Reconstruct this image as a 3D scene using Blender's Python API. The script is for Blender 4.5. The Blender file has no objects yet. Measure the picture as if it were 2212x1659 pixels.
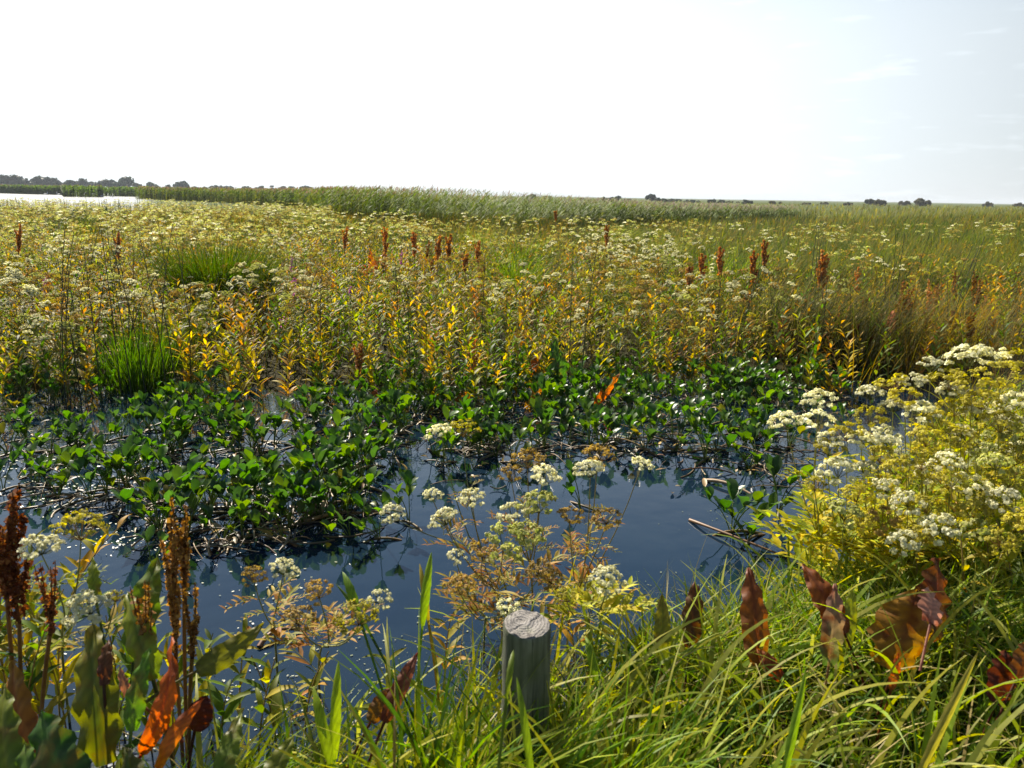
import bpy, math
import numpy as np
rng = np.random.default_rng(11)
U = rng.uniform
sc = bpy.context.scene
COL = sc.collection
PI = math.pi

# ------------------------------------------------------------------ camera model (used to survey the photograph)
F0, CX, CY = 1722.0, 1106.0, 829.5
CAMH = 1.55
PITCH, ROLL = math.radians(13.3), math.radians(0.93)
cam_pos = np.array([0, 0, CAMH])
_f = np.array([0, math.cos(PITCH), -math.sin(PITCH)])
_r0 = np.array([1.0, 0, 0]); _u0 = np.array([0, math.sin(PITCH), math.cos(PITCH)])
_r = _r0*math.cos(ROLL)+_u0*math.sin(ROLL); _u = -_r0*math.sin(ROLL)+_u0*math.cos(ROLL)

def at(x, y, d):
    return cam_pos + d*(_f + (x-CX)/F0*_r - (y-CY)/F0*_u)
def gnd(x, y, z=0.0):
    v = _f + (x-CX)/F0*_r - (y-CY)/F0*_u
    return cam_pos + v*((z-CAMH)/v[2])
def depth_of(p): return float(np.dot(p-cam_pos, _f))
def proj(P):
    q = np.asarray(P)-cam_pos
    d = q@_f
    return CX+F0*(q@_r)/d, CY-F0*(q@_u)/d

# ------------------------------------------------------------------ materials
def new_mat(name):
    m = bpy.data.materials.new(name); m.use_nodes = True
    nt = m.node_tree; nt.nodes.clear()
    out = nt.nodes.new('ShaderNodeOutputMaterial')
    return m, nt, out
def N(nt, typ, **kw):
    n = nt.nodes.new(typ)
    for k, v in kw.items():
        if k in n.inputs.keys(): n.inputs[k].default_value = v
        else: setattr(n, k, v)
    return n
def leaf_mat(name, trans=0.45, rough=0.45, spec=0.4, blotch=None, bscale=40, tsat=1.15, tval=1.35, bump=0.0):
    m, nt, out = new_mat(name); L = nt.links.new
    at_ = N(nt, 'ShaderNodeAttribute'); at_.attribute_name = 'col'
    oi = N(nt, 'ShaderNodeObjectInfo')
    mr = N(nt, 'ShaderNodeMapRange'); mr.inputs[3].default_value = 0.82; mr.inputs[4].default_value = 1.18
    L(oi.outputs['Random'], mr.inputs[0])
    tc = N(nt, 'ShaderNodeTexCoord')
    nz = N(nt, 'ShaderNodeTexNoise'); nz.inputs['Scale'].default_value = bscale; nz.inputs['Detail'].default_value = 4
    L(tc.outputs['Object'], nz.inputs['Vector'])
    col = at_.outputs['Color']
    if blotch:
        cr = N(nt, 'ShaderNodeValToRGB'); cr.color_ramp.elements[0].position = .5; cr.color_ramp.elements[1].position = .68
        cr.color_ramp.elements[0].color = (0,0,0,1); cr.color_ramp.elements[1].color = (.75,.75,.75,1)
        L(nz.outputs['Fac'], cr.inputs[0])
        mx = N(nt, 'ShaderNodeMix', data_type='RGBA'); mx.inputs[7].default_value = (*blotch, 1)
        L(cr.outputs[0], mx.inputs[0]); L(col, mx.inputs[6]); col = mx.outputs[2]
    else:
        mr2 = N(nt, 'ShaderNodeMapRange'); mr2.inputs[1].default_value = .3; mr2.inputs[2].default_value = .7
        mr2.inputs[3].default_value = .8; mr2.inputs[4].default_value = 1.2
        L(nz.outputs['Fac'], mr2.inputs[0])
        mu = N(nt, 'ShaderNodeMath', operation='MULTIPLY'); L(mr.outputs[0], mu.inputs[0]); L(mr2.outputs[0], mu.inputs[1])
        mr = mu
    hs = N(nt, 'ShaderNodeHueSaturation'); L(mr.outputs[0], hs.inputs['Value']); L(col, hs.inputs['Color'])
    bs = N(nt, 'ShaderNodeBsdfPrincipled', Roughness=rough); bs.inputs['Specular IOR Level'].default_value = spec
    L(hs.outputs[0], bs.inputs['Base Color'])
    if bump:
        bp = N(nt, 'ShaderNodeBump', Strength=bump); bp.inputs['Distance'].default_value = .01
        L(nz.outputs['Fac'], bp.inputs['Height']); L(bp.outputs[0], bs.inputs['Normal'])
    if trans:
        h2 = N(nt, 'ShaderNodeHueSaturation', Saturation=tsat, Value=tval); L(hs.outputs[0], h2.inputs['Color'])
        tr = N(nt, 'ShaderNodeBsdfTranslucent'); L(h2.outputs[0], tr.inputs['Color'])
        ms = N(nt, 'ShaderNodeMixShader'); ms.inputs[0].default_value = trans
        L(bs.outputs[0], ms.inputs[1]); L(tr.outputs[0], ms.inputs[2]); L(ms.outputs[0], out.inputs[0])
    else: L(bs.outputs[0], out.inputs[0])
    return m
M_leaf = leaf_mat('leaf', .5, .55, .2)
M_grass = leaf_mat('grass', .48, .5, .22)
M_bog = leaf_mat('bogbean_leaf', .45, .38, .38, tval=1.55)
M_fg = leaf_mat('field_grass', .5, .7, .06, tsat=1.3, tval=1.3)
M_dock = leaf_mat('dock_leaf', .5, .45, .35, blotch=(.16,.10,.015), bscale=22, bump=.25)
M_rust = leaf_mat('rust_leaf', .5, .5, .3, blotch=(.14,.03,.01), bscale=26, bump=.3)
M_flower = leaf_mat('floret', .5, .7, .1, tsat=1.25, tval=1.12, bscale=90)
M_stem = leaf_mat('stem', .0, .5, .35)
M_seed = leaf_mat('seed', .4, .7, .1, tval=1.2)
M_reed = leaf_mat('reed', .42, .6, .12, bscale=1.5)
M_crown = leaf_mat('tree_leaf', .25, .6, .15, bscale=.6)
M_weed = leaf_mat('pondweed', .15, .4, .22, bscale=60)

# ------------------------------------------------------------------ geometry kit
class Acc:
    def __init__(s): s.v, s.q, s.c, s.n = [], [], [], 0
    def add(s, t):
        V, Q, C = t
        s.v.append(V.reshape(-1,3)); s.c.append(C.reshape(-1,3)); s.q.append(Q.reshape(-1,4)+s.n); s.n += V.size//3
        return s
    def get(s): return np.concatenate(s.v), np.concatenate(s.q), np.concatenate(s.c)
def cat(*ts):
    a = Acc()
    for t in ts: a.add(t)
    return a.get()
def move(t, off): return t[0]+np.asarray(off), t[1], t[2]
def mesh_of(name, t, mat, smooth=True):
    V, Q, C = t
    me = bpy.data.meshes.new(name)
    nv, nq = len(V), len(Q)
    me.vertices.add(nv); me.vertices.foreach_set('co', V.astype(np.float32).ravel())
    me.loops.add(nq*4); me.loops.foreach_set('vertex_index', Q.astype(np.int32).ravel())
    me.polygons.add(nq); me.polygons.foreach_set('loop_start', np.arange(0, nq*4, 4, dtype=np.int32))
    if smooth: me.polygons.foreach_set('use_smooth', np.ones(nq, dtype=bool))
    a = me.attributes.new('col', 'FLOAT_COLOR', 'POINT')
    a.data.foreach_set('color', np.concatenate([np.clip(C,0,1), np.ones((nv,1))], 1).astype(np.float32).ravel())
    me.materials.append(mat)
    me.update(calc_edges=True)
    return me
def link(name, data, parent=None, loc=None, rz=0):
    o = bpy.data.objects.new(name, data); COL.objects.link(o)
    if parent: o.parent = parent
    if loc is not None: o.location = [float(k) for k in loc]
    o.rotation_euler.z = rz
    return o
def tag(o, label, cat_, group=None):
    o['label'] = label; o['category'] = cat_
    if group: o['group'] = group
    return o
def kind(o, k): o['kind'] = k; return o

def jit(col, n, s=.15):
    c = np.asarray(col, float)
    return np.clip(c*(1+rng.normal(0, s, (n,1)))*(1+rng.normal(0, s*.4, (n,3))), .002, 1)
def pick(cols, n, s=.15, p=None):
    cols = np.asarray(cols, float)
    return np.clip(cols[rng.choice(len(cols), n, p=p)]*(1+rng.normal(0, s, (n,1))), .002, 1)
T = lambda S: np.linspace(0, 1, S+1)
def p_grass(S): t = T(S); return np.maximum(np.minimum(1, .55+t*3)*(1-t**2.2), .04)
def p_lance(S): t = T(S); return np.maximum(np.sin(PI*t**.75)**.85, .05)
def p_obov(S): t = T(S); return np.maximum(np.sin(PI*t**1.25)**.7, .06)
def p_dock(S): t = T(S); return np.maximum(np.sin(PI*np.clip(t*.93+.07,0,1)**.8)**.75, .04)

def ribbon_faces(n, S, k):
    i = np.arange(n)[:,None,None]*(S+1)*k; s = np.arange(S)[None,:,None]*k; j = np.arange(k-1)[None,None,:]
    a = i+s+j
    return np.stack([a, a+1, a+k+1, a+k], -1).reshape(-1,4)
def blade(base, az, l0, l1, L, w, S=4, prof=p_grass, pw=1.2, fold=0., c0=(.1,.15,.02), c1=None, twist=0., wave=0.):
    base = np.asarray(base, float).reshape(-1,3); n = len(base)
    B = lambda x: np.broadcast_to(np.asarray(x, float), (n,))
    az, l0, l1, L, w, twist = map(B, (az, l0, l1, L, w, twist))
    t = T(S)
    th = l0[:,None]+(l1-l0)[:,None]*t**pw
    tm = (th[:,1:]+th[:,:-1])/2; ds = (L/S)[:,None]
    r = np.concatenate([np.zeros((n,1)), np.cumsum(np.sin(tm)*ds,1)],1)
    z = np.concatenate([np.zeros((n,1)), np.cumsum(np.cos(tm)*ds,1)],1)
    d = np.stack([np.cos(az), np.sin(az), 0*az],-1); sd = np.stack([-np.sin(az), np.cos(az), 0*az],-1)
    up = np.array([0,0,1.])
    P = base[:,None]+r[...,None]*d[:,None]+z[...,None]*up
    nr = -np.cos(th)[...,None]*d[:,None]+np.sin(th)[...,None]*up
    ph = twist[:,None]*t if np.any(twist) else 0*th
    side = sd[:,None]*np.cos(ph)[...,None]+nr*np.sin(ph)[...,None]
    nr2 = nr*np.cos(ph)[...,None]-sd[:,None]*np.sin(ph)[...,None]
    hw = (w/2)[:,None]*prof(S)[None]
    wv = 0
    if wave: wv = (wave*w[:,None]*np.sin(t*rng.uniform(12,18,(n,1))+rng.uniform(0,6,(n,1))))[...,None]*nr2
    if fold:
        V = np.stack([P-side*hw[...,None]+nr2*(fold*hw)[...,None]+wv, P, P+side*hw[...,None]+nr2*(fold*hw)[...,None]-wv], 2); k = 3
    else:
        V = np.stack([P-side*hw[...,None], P+side*hw[...,None]], 2); k = 2
    c0 = np.broadcast_to(np.asarray(c0, float), (n,3)); c1 = c0 if c1 is None else np.broadcast_to(np.asarray(c1, float), (n,3))
    C = c0[:,None]+(c1-c0)[:,None]*t[None,:,None]
    C = np.repeat(C[:,:,None], k, 2)
    return V.reshape(-1,3), ribbon_faces(n, S, k), C.reshape(-1,3)
def tube(P, R, k=4, c0=(.1,.1,.03), c1=None):
    P = np.asarray(P, float)
    if P.ndim == 2: P = P[None]
    n, S1, _ = P.shape
    R = np.broadcast_to(np.asarray(R, float), (n,S1))
    tg = np.gradient(P, axis=1); tg /= np.linalg.norm(tg, axis=-1, keepdims=True)+1e-9
    ref = np.array([.83,.31,.11]); a = np.cross(tg, ref); a /= np.linalg.norm(a, axis=-1, keepdims=True)+1e-9
    b = np.cross(tg, a)
    an = np.arange(k)/k*2*PI
    V = P[:,:,None]+R[:,:,None,None]*(np.cos(an)[:,None]*a[:,:,None]+np.sin(an)[:,None]*b[:,:,None])
    i = np.arange(n)[:,None,None]*S1*k; s = np.arange(S1-1)[None,:,None]*k; j = np.arange(k)[None,None,:]; j2 = (j+1)%k
    Q = np.stack([i+s+j, i+s+j2, i+s+k+j2, i+s+k+j], -1).reshape(-1,4)
    c0 = np.broadcast_to(np.asarray(c0, float), (n,3)); c1 = c0 if c1 is None else np.broadcast_to(np.asarray(c1, float), (n,3))
    t = np.linspace(0,1,S1)
    C = np.repeat((c0[:,None]+(c1-c0)[:,None]*t[None,:,None])[:,:,None], k, 2)
    return V.reshape(-1,3), Q, C.reshape(-1,3)
def bez(a, c, b, S=8):
    t = T(S)[:,None]; return (1-t)**2*np.asarray(a)+2*t*(1-t)*np.asarray(c)+t*t*np.asarray(b)
def unit(v): v = np.asarray(v, float); return v/(np.linalg.norm(v, axis=-1, keepdims=True)+1e-9)
def quads(c, nrm, size, col, asp=1.0):
    n = len(c); nrm = unit(nrm)
    h = rng.normal(size=(n,3)); a = unit(np.cross(nrm, h)); b = np.cross(nrm, a)
    s = np.broadcast_to(np.asarray(size, float), (n,))[:,None]*.5
    V = np.stack([c-a*s-b*s*asp*.6, c+a*s*.7-b*s*asp, c+a*s+b*s*asp*.7, c-a*s*.6+b*s*asp], 1)
    C = np.repeat(np.broadcast_to(np.asarray(col, float), (n,3))[:,None], 4, 1)
    return V.reshape(-1,3), np.arange(n*4).reshape(-1,4), C.reshape(-1,3)
def replicate(t, pos, rz, s, tint=None, sz=None):
    V, Q, C = t; n = len(pos); m = len(V)
    c, sn = np.cos(rz), np.sin(rz); sz = s if sz is None else sz
    X = np.empty((n, m, 3))
    X[...,0] = (V[:,0]*c[:,None]-V[:,1]*sn[:,None])*s[:,None]+pos[:,0:1]
    X[...,1] = (V[:,0]*sn[:,None]+V[:,1]*c[:,None])*s[:,None]+pos[:,1:2]
    X[...,2] = V[:,2]*sz[:,None]+pos[:,2:3]
    CC = np.broadcast_to(C, (n,m,3))
    if tint is not None: CC = CC*tint[:,None]
    return X.reshape(-1,3), (Q[None]+np.arange(n)[:,None,None]*m).reshape(-1,4), CC.reshape(-1,3)

# ------------------------------------------------------------------ ground and water
def shore(x):                      # the near bank lies on the camera's side of this line
    x = np.asarray(x, float)
    return np.where(x < -.55, 1.794+(x+.55)*.55, np.where(x < 1.35, 2.08+.52*x, 2.782+(x-1.35)*1.6))
FIELD_Y = 6.4
def field_edge(x): return 6.05-.08*np.clip(-x,0,8)+.35*np.clip(x,0,1.5)+.25*np.sin(np.asarray(x)*1.7)+.15*np.sin(np.asarray(x)*4.1)
def lake_front(x, y):              # >0 inside the open lake
    return np.minimum(y-(42-.25*x), (-x-.452*y)*.5)
def ground_z(x, y):
    x = np.asarray(x, float); y = np.asarray(y, float)
    b = np.clip((shore(x)-y)*.30, -.25, .16)
    fz = np.clip((y-field_edge(x))*.12-.05, -.25, .05)
    z = np.maximum(b, fz)
    lk = np.clip(lake_front(x, y)*.2, 0, 1)*(1-np.clip((y-330)/30, 0, 1))
    z = z*(1-lk)-.35*lk
    rise = np.clip((x-.38*y-2)/8, 0, 1)*np.clip((y-9)/25, 0, 1)*.32
    far = np.clip((y-60)/120, 0, 1)*np.clip((x+.05*y)/20, 0, 1)*.1
    return z+np.maximum(rise, far)
def build_ground():
    xs = np.concatenate([[-3000,-1200,-600,-400,-250,-150], np.arange(-100,-30,5), np.arange(-30,-8,1.), np.arange(-8,8,.16), np.arange(8,30,1.), np.arange(30,100,5), [150,250,400,600,1200,3000]])
    ys = np.concatenate([[-60,-20,-6,-2,-1], np.arange(-.5,9,.16), np.arange(9,40,1.), np.arange(40,120,5), np.arange(120,400,20), [500,700,1000,1600,3500]])
    X, Y = np.meshgrid(xs, ys)
    Z = ground_z(X, Y)+.012*np.sin(X*9.1+Y*4)+.01*np.sin(Y*11.3-X*5)
    V = np.stack([X,Y,Z],-1).reshape(-1,3); nx, ny = len(xs), len(ys)
    i = (np.arange(ny-1)[:,None]*nx+np.arange(nx-1)[None]).reshape(-1)
    Q = np.stack([i, i+1, i+nx+1, i+nx], -1)
    return V, Q, np.ones_like(V)
m, nt, out = new_mat('wet_soil'); L = nt.links.new
tc = N(nt,'ShaderNodeTexCoord'); nz = N(nt,'ShaderNodeTexNoise'); nz.inputs['Scale'].default_value = 3; nz.inputs['Detail'].default_value = 8
cr = N(nt,'ShaderNodeValToRGB'); cr.color_ramp.elements[0].color = (.012,.010,.006,1); cr.color_ramp.elements[1].color = (.05,.045,.015,1)
L(tc.outputs['Object'], nz.inputs['Vector']); L(nz.outputs['Fac'], cr.inputs[0])
geo = N(nt,'ShaderNodeNewGeometry'); sx = N(nt,'ShaderNodeSeparateXYZ'); L(geo.outputs['Position'], sx.inputs[0])
mr = N(nt,'ShaderNodeMapRange'); mr.inputs[1].default_value = 25; mr.inputs[2].default_value = 60; L(sx.outputs['Y'], mr.inputs[0])
mx = N(nt,'ShaderNodeMix', data_type='RGBA'); mx.inputs[7].default_value = (.075,.095,.018,1); L(mr.outputs[0], mx.inputs[0]); L(cr.outputs[0], mx.inputs[6])
bs = N(nt,'ShaderNodeBsdfPrincipled', Roughness=.95); bs.inputs['Specular IOR Level'].default_value = .06; L(mx.outputs[2], bs.inputs['Base Color'])
bp = N(nt,'ShaderNodeBump', Strength=.6); L(nz.outputs['Fac'], bp.inputs['Height']); L(bp.outputs[0], bs.inputs['Normal']); L(bs.outputs[0], out.inputs[0])
kind(link('ground', mesh_of('ground', build_ground(), m)), 'structure')

m, nt, out = new_mat('pond_water'); L = nt.links.new
tc = N(nt,'ShaderNodeTexCoord'); nz = N(nt,'ShaderNodeTexNoise'); nz.inputs['Scale'].default_value = 7; nz.inputs['Detail'].default_value = 3
L(tc.outputs['Object'], nz.inputs['Vector'])
bp = N(nt,'ShaderNodeBump', Strength=.05); bp.inputs['Distance'].default_value = .03; L(nz.outputs['Fac'], bp.inputs['Height'])
n2 = N(nt,'ShaderNodeTexNoise'); n2.inputs['Scale'].default_value = 1.6; n2.inputs['Detail'].default_value = 6; L(tc.outputs['Object'], n2.inputs['Vector'])
cr = N(nt,'ShaderNodeValToRGB'); cr.color_ramp.elements[0].position=.4; cr.color_ramp.elements[0].color = (.005,.014,.028,1); cr.color_ramp.elements[1].position=.75; cr.color_ramp.elements[1].color = (.010,.021,.034,1)
L(n2.outputs['Fac'], cr.inputs[0])
bs = N(nt,'ShaderNodeBsdfPrincipled', Roughness=.03, IOR=1.5); L(cr.outputs[0], bs.inputs['Base Color'])
geo = N(nt,'ShaderNodeNewGeometry'); sx = N(nt,'ShaderNodeSeparateXYZ'); L(geo.outputs['Position'], sx.inputs[0])
mr = N(nt,'ShaderNodeMapRange'); mr.inputs[1].default_value = 30; mr.inputs[2].default_value = 60; mr.inputs[3].default_value = .03; mr.inputs[4].default_value = .2; L(sx.outputs['Y'], mr.inputs[0]); L(mr.outputs[0], bs.inputs['Roughness'])
L(bp.outputs[0], bs.inputs['Normal']); L(bs.outputs[0], out.inputs[0])
V = np.array([[-3000,-50,0],[3000,-50,0],[3000,3400,0],[-3000,3400,0]], float)
kind(link('water', mesh_of('water', (V, np.array([[0,1,2,3]]), np.ones((4,3))), m)), 'structure')

# ------------------------------------------------------------------ umbel plants
WHITE, CREAM, TAN, YELT = (.74,.74,.60), (.62,.62,.36), (.40,.29,.11), (.52,.42,.10)
STAGE = {'cream': [(.50,.43,.15),(.42,.36,.12)], 'white': [(.80,.78,.58),(.74,.71,.42)], 'green': [(.48,.51,.15),(.58,.56,.24)], 'tan': [(.48,.34,.12),(.40,.29,.09)], 'yellow': [(.56,.50,.08),(.48,.42,.08)]}
def head(R, stage='white', det=2, axis=(0,0,1)):
    M = {2: 22, 1: 13, 0: 8}[det]; nf = {2: 20, 1: 6, 0: 2}[det]
    a = np.arccos(1-U(0,1,M)*(1-math.cos(1.25))); b = np.arange(M)*2.4+U(0,.6,M)
    Lr = R*1.1*U(.9,1.08,M)
    dirs = np.stack([np.sin(a)*np.cos(b), np.sin(a)*np.sin(b), np.cos(a)*.9],-1)
    dirs[:,2] += (0 if stage in ('white','green') else .12)
    P = dirs*Lr[:,None]
    ax = unit(axis); h = unit(np.cross(ax, [.3,.8,.1])); g = np.cross(h, ax)
    Rm = np.stack([h, g, ax], 0)
    ru = R*(.25 if stage != 'tan' else .22)
    q = rng.normal(size=(M,nf,3)); q = unit(q); q[...,2] = abs(q[...,2])*.7
    q *= ru*U(.35,1,(M,nf,1))
    c = (P[:,None]+q).reshape(-1,3)
    nrm = (unit(P)[:,None]*.8+q/ru+rng.normal(0,.35,(M,nf,3))).reshape(-1,3)
    sz = {2: .0072, 1: .013, 0: .022}[det]*R/.045
    if stage in ('tan','yellow'): sz *= .8
    fl = quads(c, nrm, sz*U(.7,1.3,len(c)), pick(STAGE[stage], len(c), .12))
    parts = [fl]
    if det:
        Pr = np.stack([P*0, P*.5+[0,0,-.003], P],1)
        parts.append(tube(Pr, .0007 if det == 2 else .0012, 3, (.16,.17,.05) if stage in('white','green') else (.30,.21,.07)))
        if det == 2:
            PP = np.repeat(P, 5, 0); e = PP+q.reshape(M,nf,3)[:, :5].reshape(-1,3)*.9
            parts.append(tube(np.stack([PP*.97, (PP+e)/2, e],1), .0004, 3, (.25,.24,.08)))
    V, Q, C = cat(*parts)
    return V@Rm, Q, C
LEAFCOL = {'bright': [(.46,.43,.015),(.40,.41,.015),(.54,.42,.015),(.26,.32,.02)], 'yellow': [(.36,.29,.03),(.28,.26,.03),(.40,.27,.03),(.20,.22,.03)], 'green': [(.10,.17,.025),(.14,.19,.03),(.2,.22,.03)],
           'olive': [(.15,.16,.03),(.22,.20,.03),(.10,.13,.02)], 'rusty': [(.44,.24,.03),(.40,.30,.04),(.28,.27,.03),(.36,.15,.025)]}
def pinnate(b, az, n, col, det, Lr=.2):
    """a feathery compound leaf: rachis with narrow leaflets"""
    k = 6 if det == 2 else 4
    bases, azs, cc, Ls = [], [], [], []
    th0 = U(.5,1.1); d = np.array([math.cos(az), math.sin(az), 0])
    P = bez(b, b+d*Lr*.45+[0,0,Lr*.4*math.cos(th0)], b+d*Lr*.95+[0,0,Lr*U(-.05,.35)], 4)
    for i in range(1, k+1):
        t = i/k; p = (1-t)**2*P[0]+2*t*(1-t)*P[2]+t*t*P[4]
        for s in (-1,1):
            bases.append(p); azs.append(az+s*U(.5,1.0)); Ls.append(Lr*U(.28,.46)*(1.1-t*.5)*(1.2 if col == 'bright' else 1))
    m_ = len(bases)
    lf = blade(bases, azs, U(.7,1.3,m_), U(1.2,1.9,m_), np.array(Ls), np.array(Ls)*(U(.16,.28,m_) if col != 'bright' else U(.26,.42,m_)), 3 if det == 2 else 2, p_lance, c0=pick(LEAFCOL[col], m_, .18), fold=.3 if det == 2 else 0)
    return cat(lf, tube(P, .0012, 3, (.2,.2,.05)))
def umbel_parts(base, heads, fol='yellow', det=2, nleaf=6, stemcol=(.16,.17,.045)):
    """base point, heads = [(point, R, stage)] in one frame -> stem, foliage, head meshes (all in that frame)"""
    base = np.asarray(base, float); hp = np.array([h[0] for h in heads]); c = hp.mean(0)
    zlow = hp[:,2].min()
    fork = base+(c-base)*.55; fork[2] = base[2]+(zlow-base[2])*.62
    main = bez(base, base+[0,0,(fork[2]-base[2])*.6], fork, 6)
    k = 5 if det == 2 else 3
    st = [tube(main, np.linspace(.0042,.003,7)*(1 if det == 2 else 1.2), k, stemcol)]
    hs = []
    for (p, R, stg) in heads:
        f2 = main[4 + (hash((round(p[0],4),round(p[1],4))) % 3)]
        ctl = f2+(np.asarray(p)-f2)*[.55,.55,.35]+rng.normal(0,.012,3)
        st.append(tube(bez(f2, ctl, p, 5), np.linspace(.0026,.0014,6), k, stemcol))
        ax = unit(np.asarray(p)-ctl)*.6+np.array([0,0,.75])+rng.normal(0,.14,3)
        hs.append((move(head(R, stg, det, ax), p), stg))
    fo = []
    for i in range(nleaf):
        t = U(.12,1); j = min(int(t*6), 5); p = main[j]*(1-(t*6-j))+main[j+1]*(t*6-j)
        fo.append(pinnate(p, U(0,2*PI), 0, fol, det, U(.13,.24)))
    for (p, R, stg) in heads:
        for i in range(1 if det < 2 else 3):
            f2 = main[5]; q = f2+(np.asarray(p)-f2)*U(.2,.7)
            fo.append(pinnate(q, U(0,2*PI), 0, fol, det, U(.06,.13)))
    return cat(*st), cat(*fo), hs
HEADLAB = {'white': 'white flower head', 'green': 'greenish cream flower head', 'tan': 'dry tan seed head', 'yellow': 'yellowed seed head'}
def umbel_thing(base, heads, label, fol='yellow', nleaf=6, group=None, stemcol=(.16,.17,.045)):
    base = np.asarray(base, float)
    r = link('umbel_plant', None, loc=base); tag(r, label, 'wildflower', group)
    st, fo, hs = umbel_parts(np.zeros(3), [(np.asarray(p)-base, R, s) for p, R, s in heads], fol, 2, nleaf, stemcol)
    link('stem', mesh_of('stem', st, M_stem), r); link('foliage', mesh_of('foliage', fo, M_leaf), r)
    mixed = len({s for _, s in hs}) > 1
    for t, s in hs:
        h = link('flower_head', mesh_of('flower_head', t, M_flower), r)
        if mixed: h['label'] = HEADLAB[s]
    return r
def H(x, y, d, rpx, st): return (at(x, y, d), rpx/F0*d, {'w':'white','g':'green','t':'tan','y':'yellow'}[st])
def hero(bx, by, heads, label, fol='yellow', nleaf=6, **k):
    return umbel_thing(gnd(bx, by, 0.0), [H(*h) for h in heads], label, fol, nleaf, **k)
# centre cluster behind the post
hero(1150,1395,[(1140,1012,2.5,36,'t'),(1170,1046,2.4,36,'w'),(1105,1040,2.4,28,'t'),(1165,1108,2.3,42,'g'),(1108,1120,2.3,30,'w')], 'tall umbel plant behind the post with white heads above the dark water', 'rusty', 7, stemcol=(.2,.16,.05))
hero(1225,1400,[(1275,1032,2.4,34,'w'),(1290,1005,2.5,36,'t'),(1384,1012,2.5,23,'w'),(1310,1132,2.3,30,'t'),(1190,1262,2.15,28,'t'),(1230,1130,2.3,30,'t')], 'umbel plant just right of the post top, its side branch carrying a drooping tan head', 'rusty', 7, stemcol=(.2,.16,.05))
hero(1085,1400,[(1088,1184,2.2,44,'g'),(1138,1168,2.2,36,'g'),(965,1134,2.3,32,'w'),(1020,1088,2.35,28,'w'),(935,1080,2.4,22,'w'),(1042,1205,2.2,32,'t')], 'umbel plant left of the post top with big greenish cream heads', 'rusty', 6, stemcol=(.2,.16,.05))
hero(1100,1330,[(955,948,3.0,30,'w'),(1000,944,3.0,32,'y'),(850,1118,2.6,26,'w')], 'leaning umbel plant reaching over the bogbean with one white and one ochre head', 'rusty', 4)
hero(1045,1430,[(985,1212,2.2,22,'w'),(995,1285,2.1,34,'t'),(1097,1322,2.0,25,'w'),(1165,1245,2.1,30,'t')], 'low umbel plant with tan seed heads against the water left of the post', 'rusty', 5)
hero(1270,1420,[(1310,1266,2.05,36,'w'),(1225,1300,2.0,24,'y')], 'short umbel plant right of the post with one round white head', 'bright', 9)
hero(600,1470,[(548,1256,1.95,27,'t'),(612,1240,1.95,28,'w')], 'small umbel plant with one tan and one white head standing in open water', 'rusty', 2)
hero(690,1500,[(690,1292,1.9,32,'t'),(645,1352,1.85,36,'t'),(775,1350,1.8,42,'y'),(820,1302,1.9,24,'w')], 'umbel plant with faded tan heads beside the upright green blades', 'rusty', 6)
hero(150,1560,[(90,1198,1.75,40,'w'),(175,1168,1.75,50,'y')], 'umbel plant at the left edge with wide cream head beside rusty dock spike', 'green', 3)
hero(215,1540,[(195,1328,1.65,46,'w'),(250,1300,1.7,20,'y')], 'umbel plant with drooping creamy head above the big mottled dock leaf', 'yellow', 5)
# the sunlit mass on the right bank
mass_w = [(2060,860,28,'w'),(2010,800,22,'w'),(1930,890,24,'w'),(2180,930,28,'w'),(2070,950,26,'w'),(1860,960,24,'w'),(2000,1040,28,'w'),(2170,1090,28,'w'),(1790,960,22,'w'),(1950,1180,26,'w'),(2095,792,38,'w'),(2150,788,28,'w'),(1975,838,25,'w'),(1880,864,25,'w'),(1770,878,28,'w'),(1700,928,30,'w'),(1768,918,25,'w'),(1985,910,32,'w'),(2110,908,28,'w'),(1910,958,28,'w'),(1810,1034,34,'w'),(1868,1024,22,'w'),(1915,1064,24,'w'),(1960,1094,26,'w'),(2090,1070,36,'w'),(1822,1124,32,'g'),(2030,1152,32,'w'),(2105,1158,28,'g'),(2190,884,30,'w'),(2205,965,30,'g'),(2150,1015,28,'g'),(2045,1010,26,'w'),(2125,985,24,'g')]
mass_y = [(1930,844,32,'y'),(2050,844,40,'y'),(2100,854,42,'y'),(2160,835,44,'y'),(1830,954,34,'y'),(1955,880,36,'y'),(2020,934,38,'y'),(2075,964,36,'y'),(2160,935,40,'y'),(1790,985,32,'y'),(1850,1084,32,'y'),(1990,1014,36,'y'),(2050,1060,34,'y'),(2180,1054,38,'y'),(1905,1134,34,'t'),(1985,1174,34,'y'),(2135,1104,36,'y'),(2205,1150,36,'y'),(2205,805,40,'y'),(2192,1005,38,'y'),(1880,915,32,'y'),(2000,965,36,'y'),(2120,885,36,'y'),(1760,1060,24,'y'),(2060,900,34,'y'),(1940,1030,34,'y'),(2100,1120,34,'y'),(2000,1110,32,'y'),(2160,1180,30,'y'),(1900,1000,32,'y'),(1860,1140,28,'y')]
mb = [(1770,1330),(1830,1305),(1880,1330),(1920,1270),(1960,1330),(2000,1260),(2050,1320),(2080,1250),(2130,1310),(2160,1240),(2200,1290),(2250,1240)]
mlab = ['umbel plant at the water end of the sunlit yellow stand','umbel plant with low white head over the rust dock leaves','umbel plant leaning over the pond from the yellow stand','yellowing umbel plant behind the folded orange leaf','umbel plant with twin white heads in the yellow stand','tall umbel plant carrying a white head amid ochre umbels','umbel plant above the folded orange leaf with large white head','tallest umbel plant of the yellow stand with clustered white heads on top','umbel plant crowded with ochre heads beside the tallest one','umbel plant at the back of the yellow stand with broad ochre heads','yellowed umbel plant near the right edge of the stand','rightmost umbel plant of the yellow stand, cut by the frame']
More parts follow.
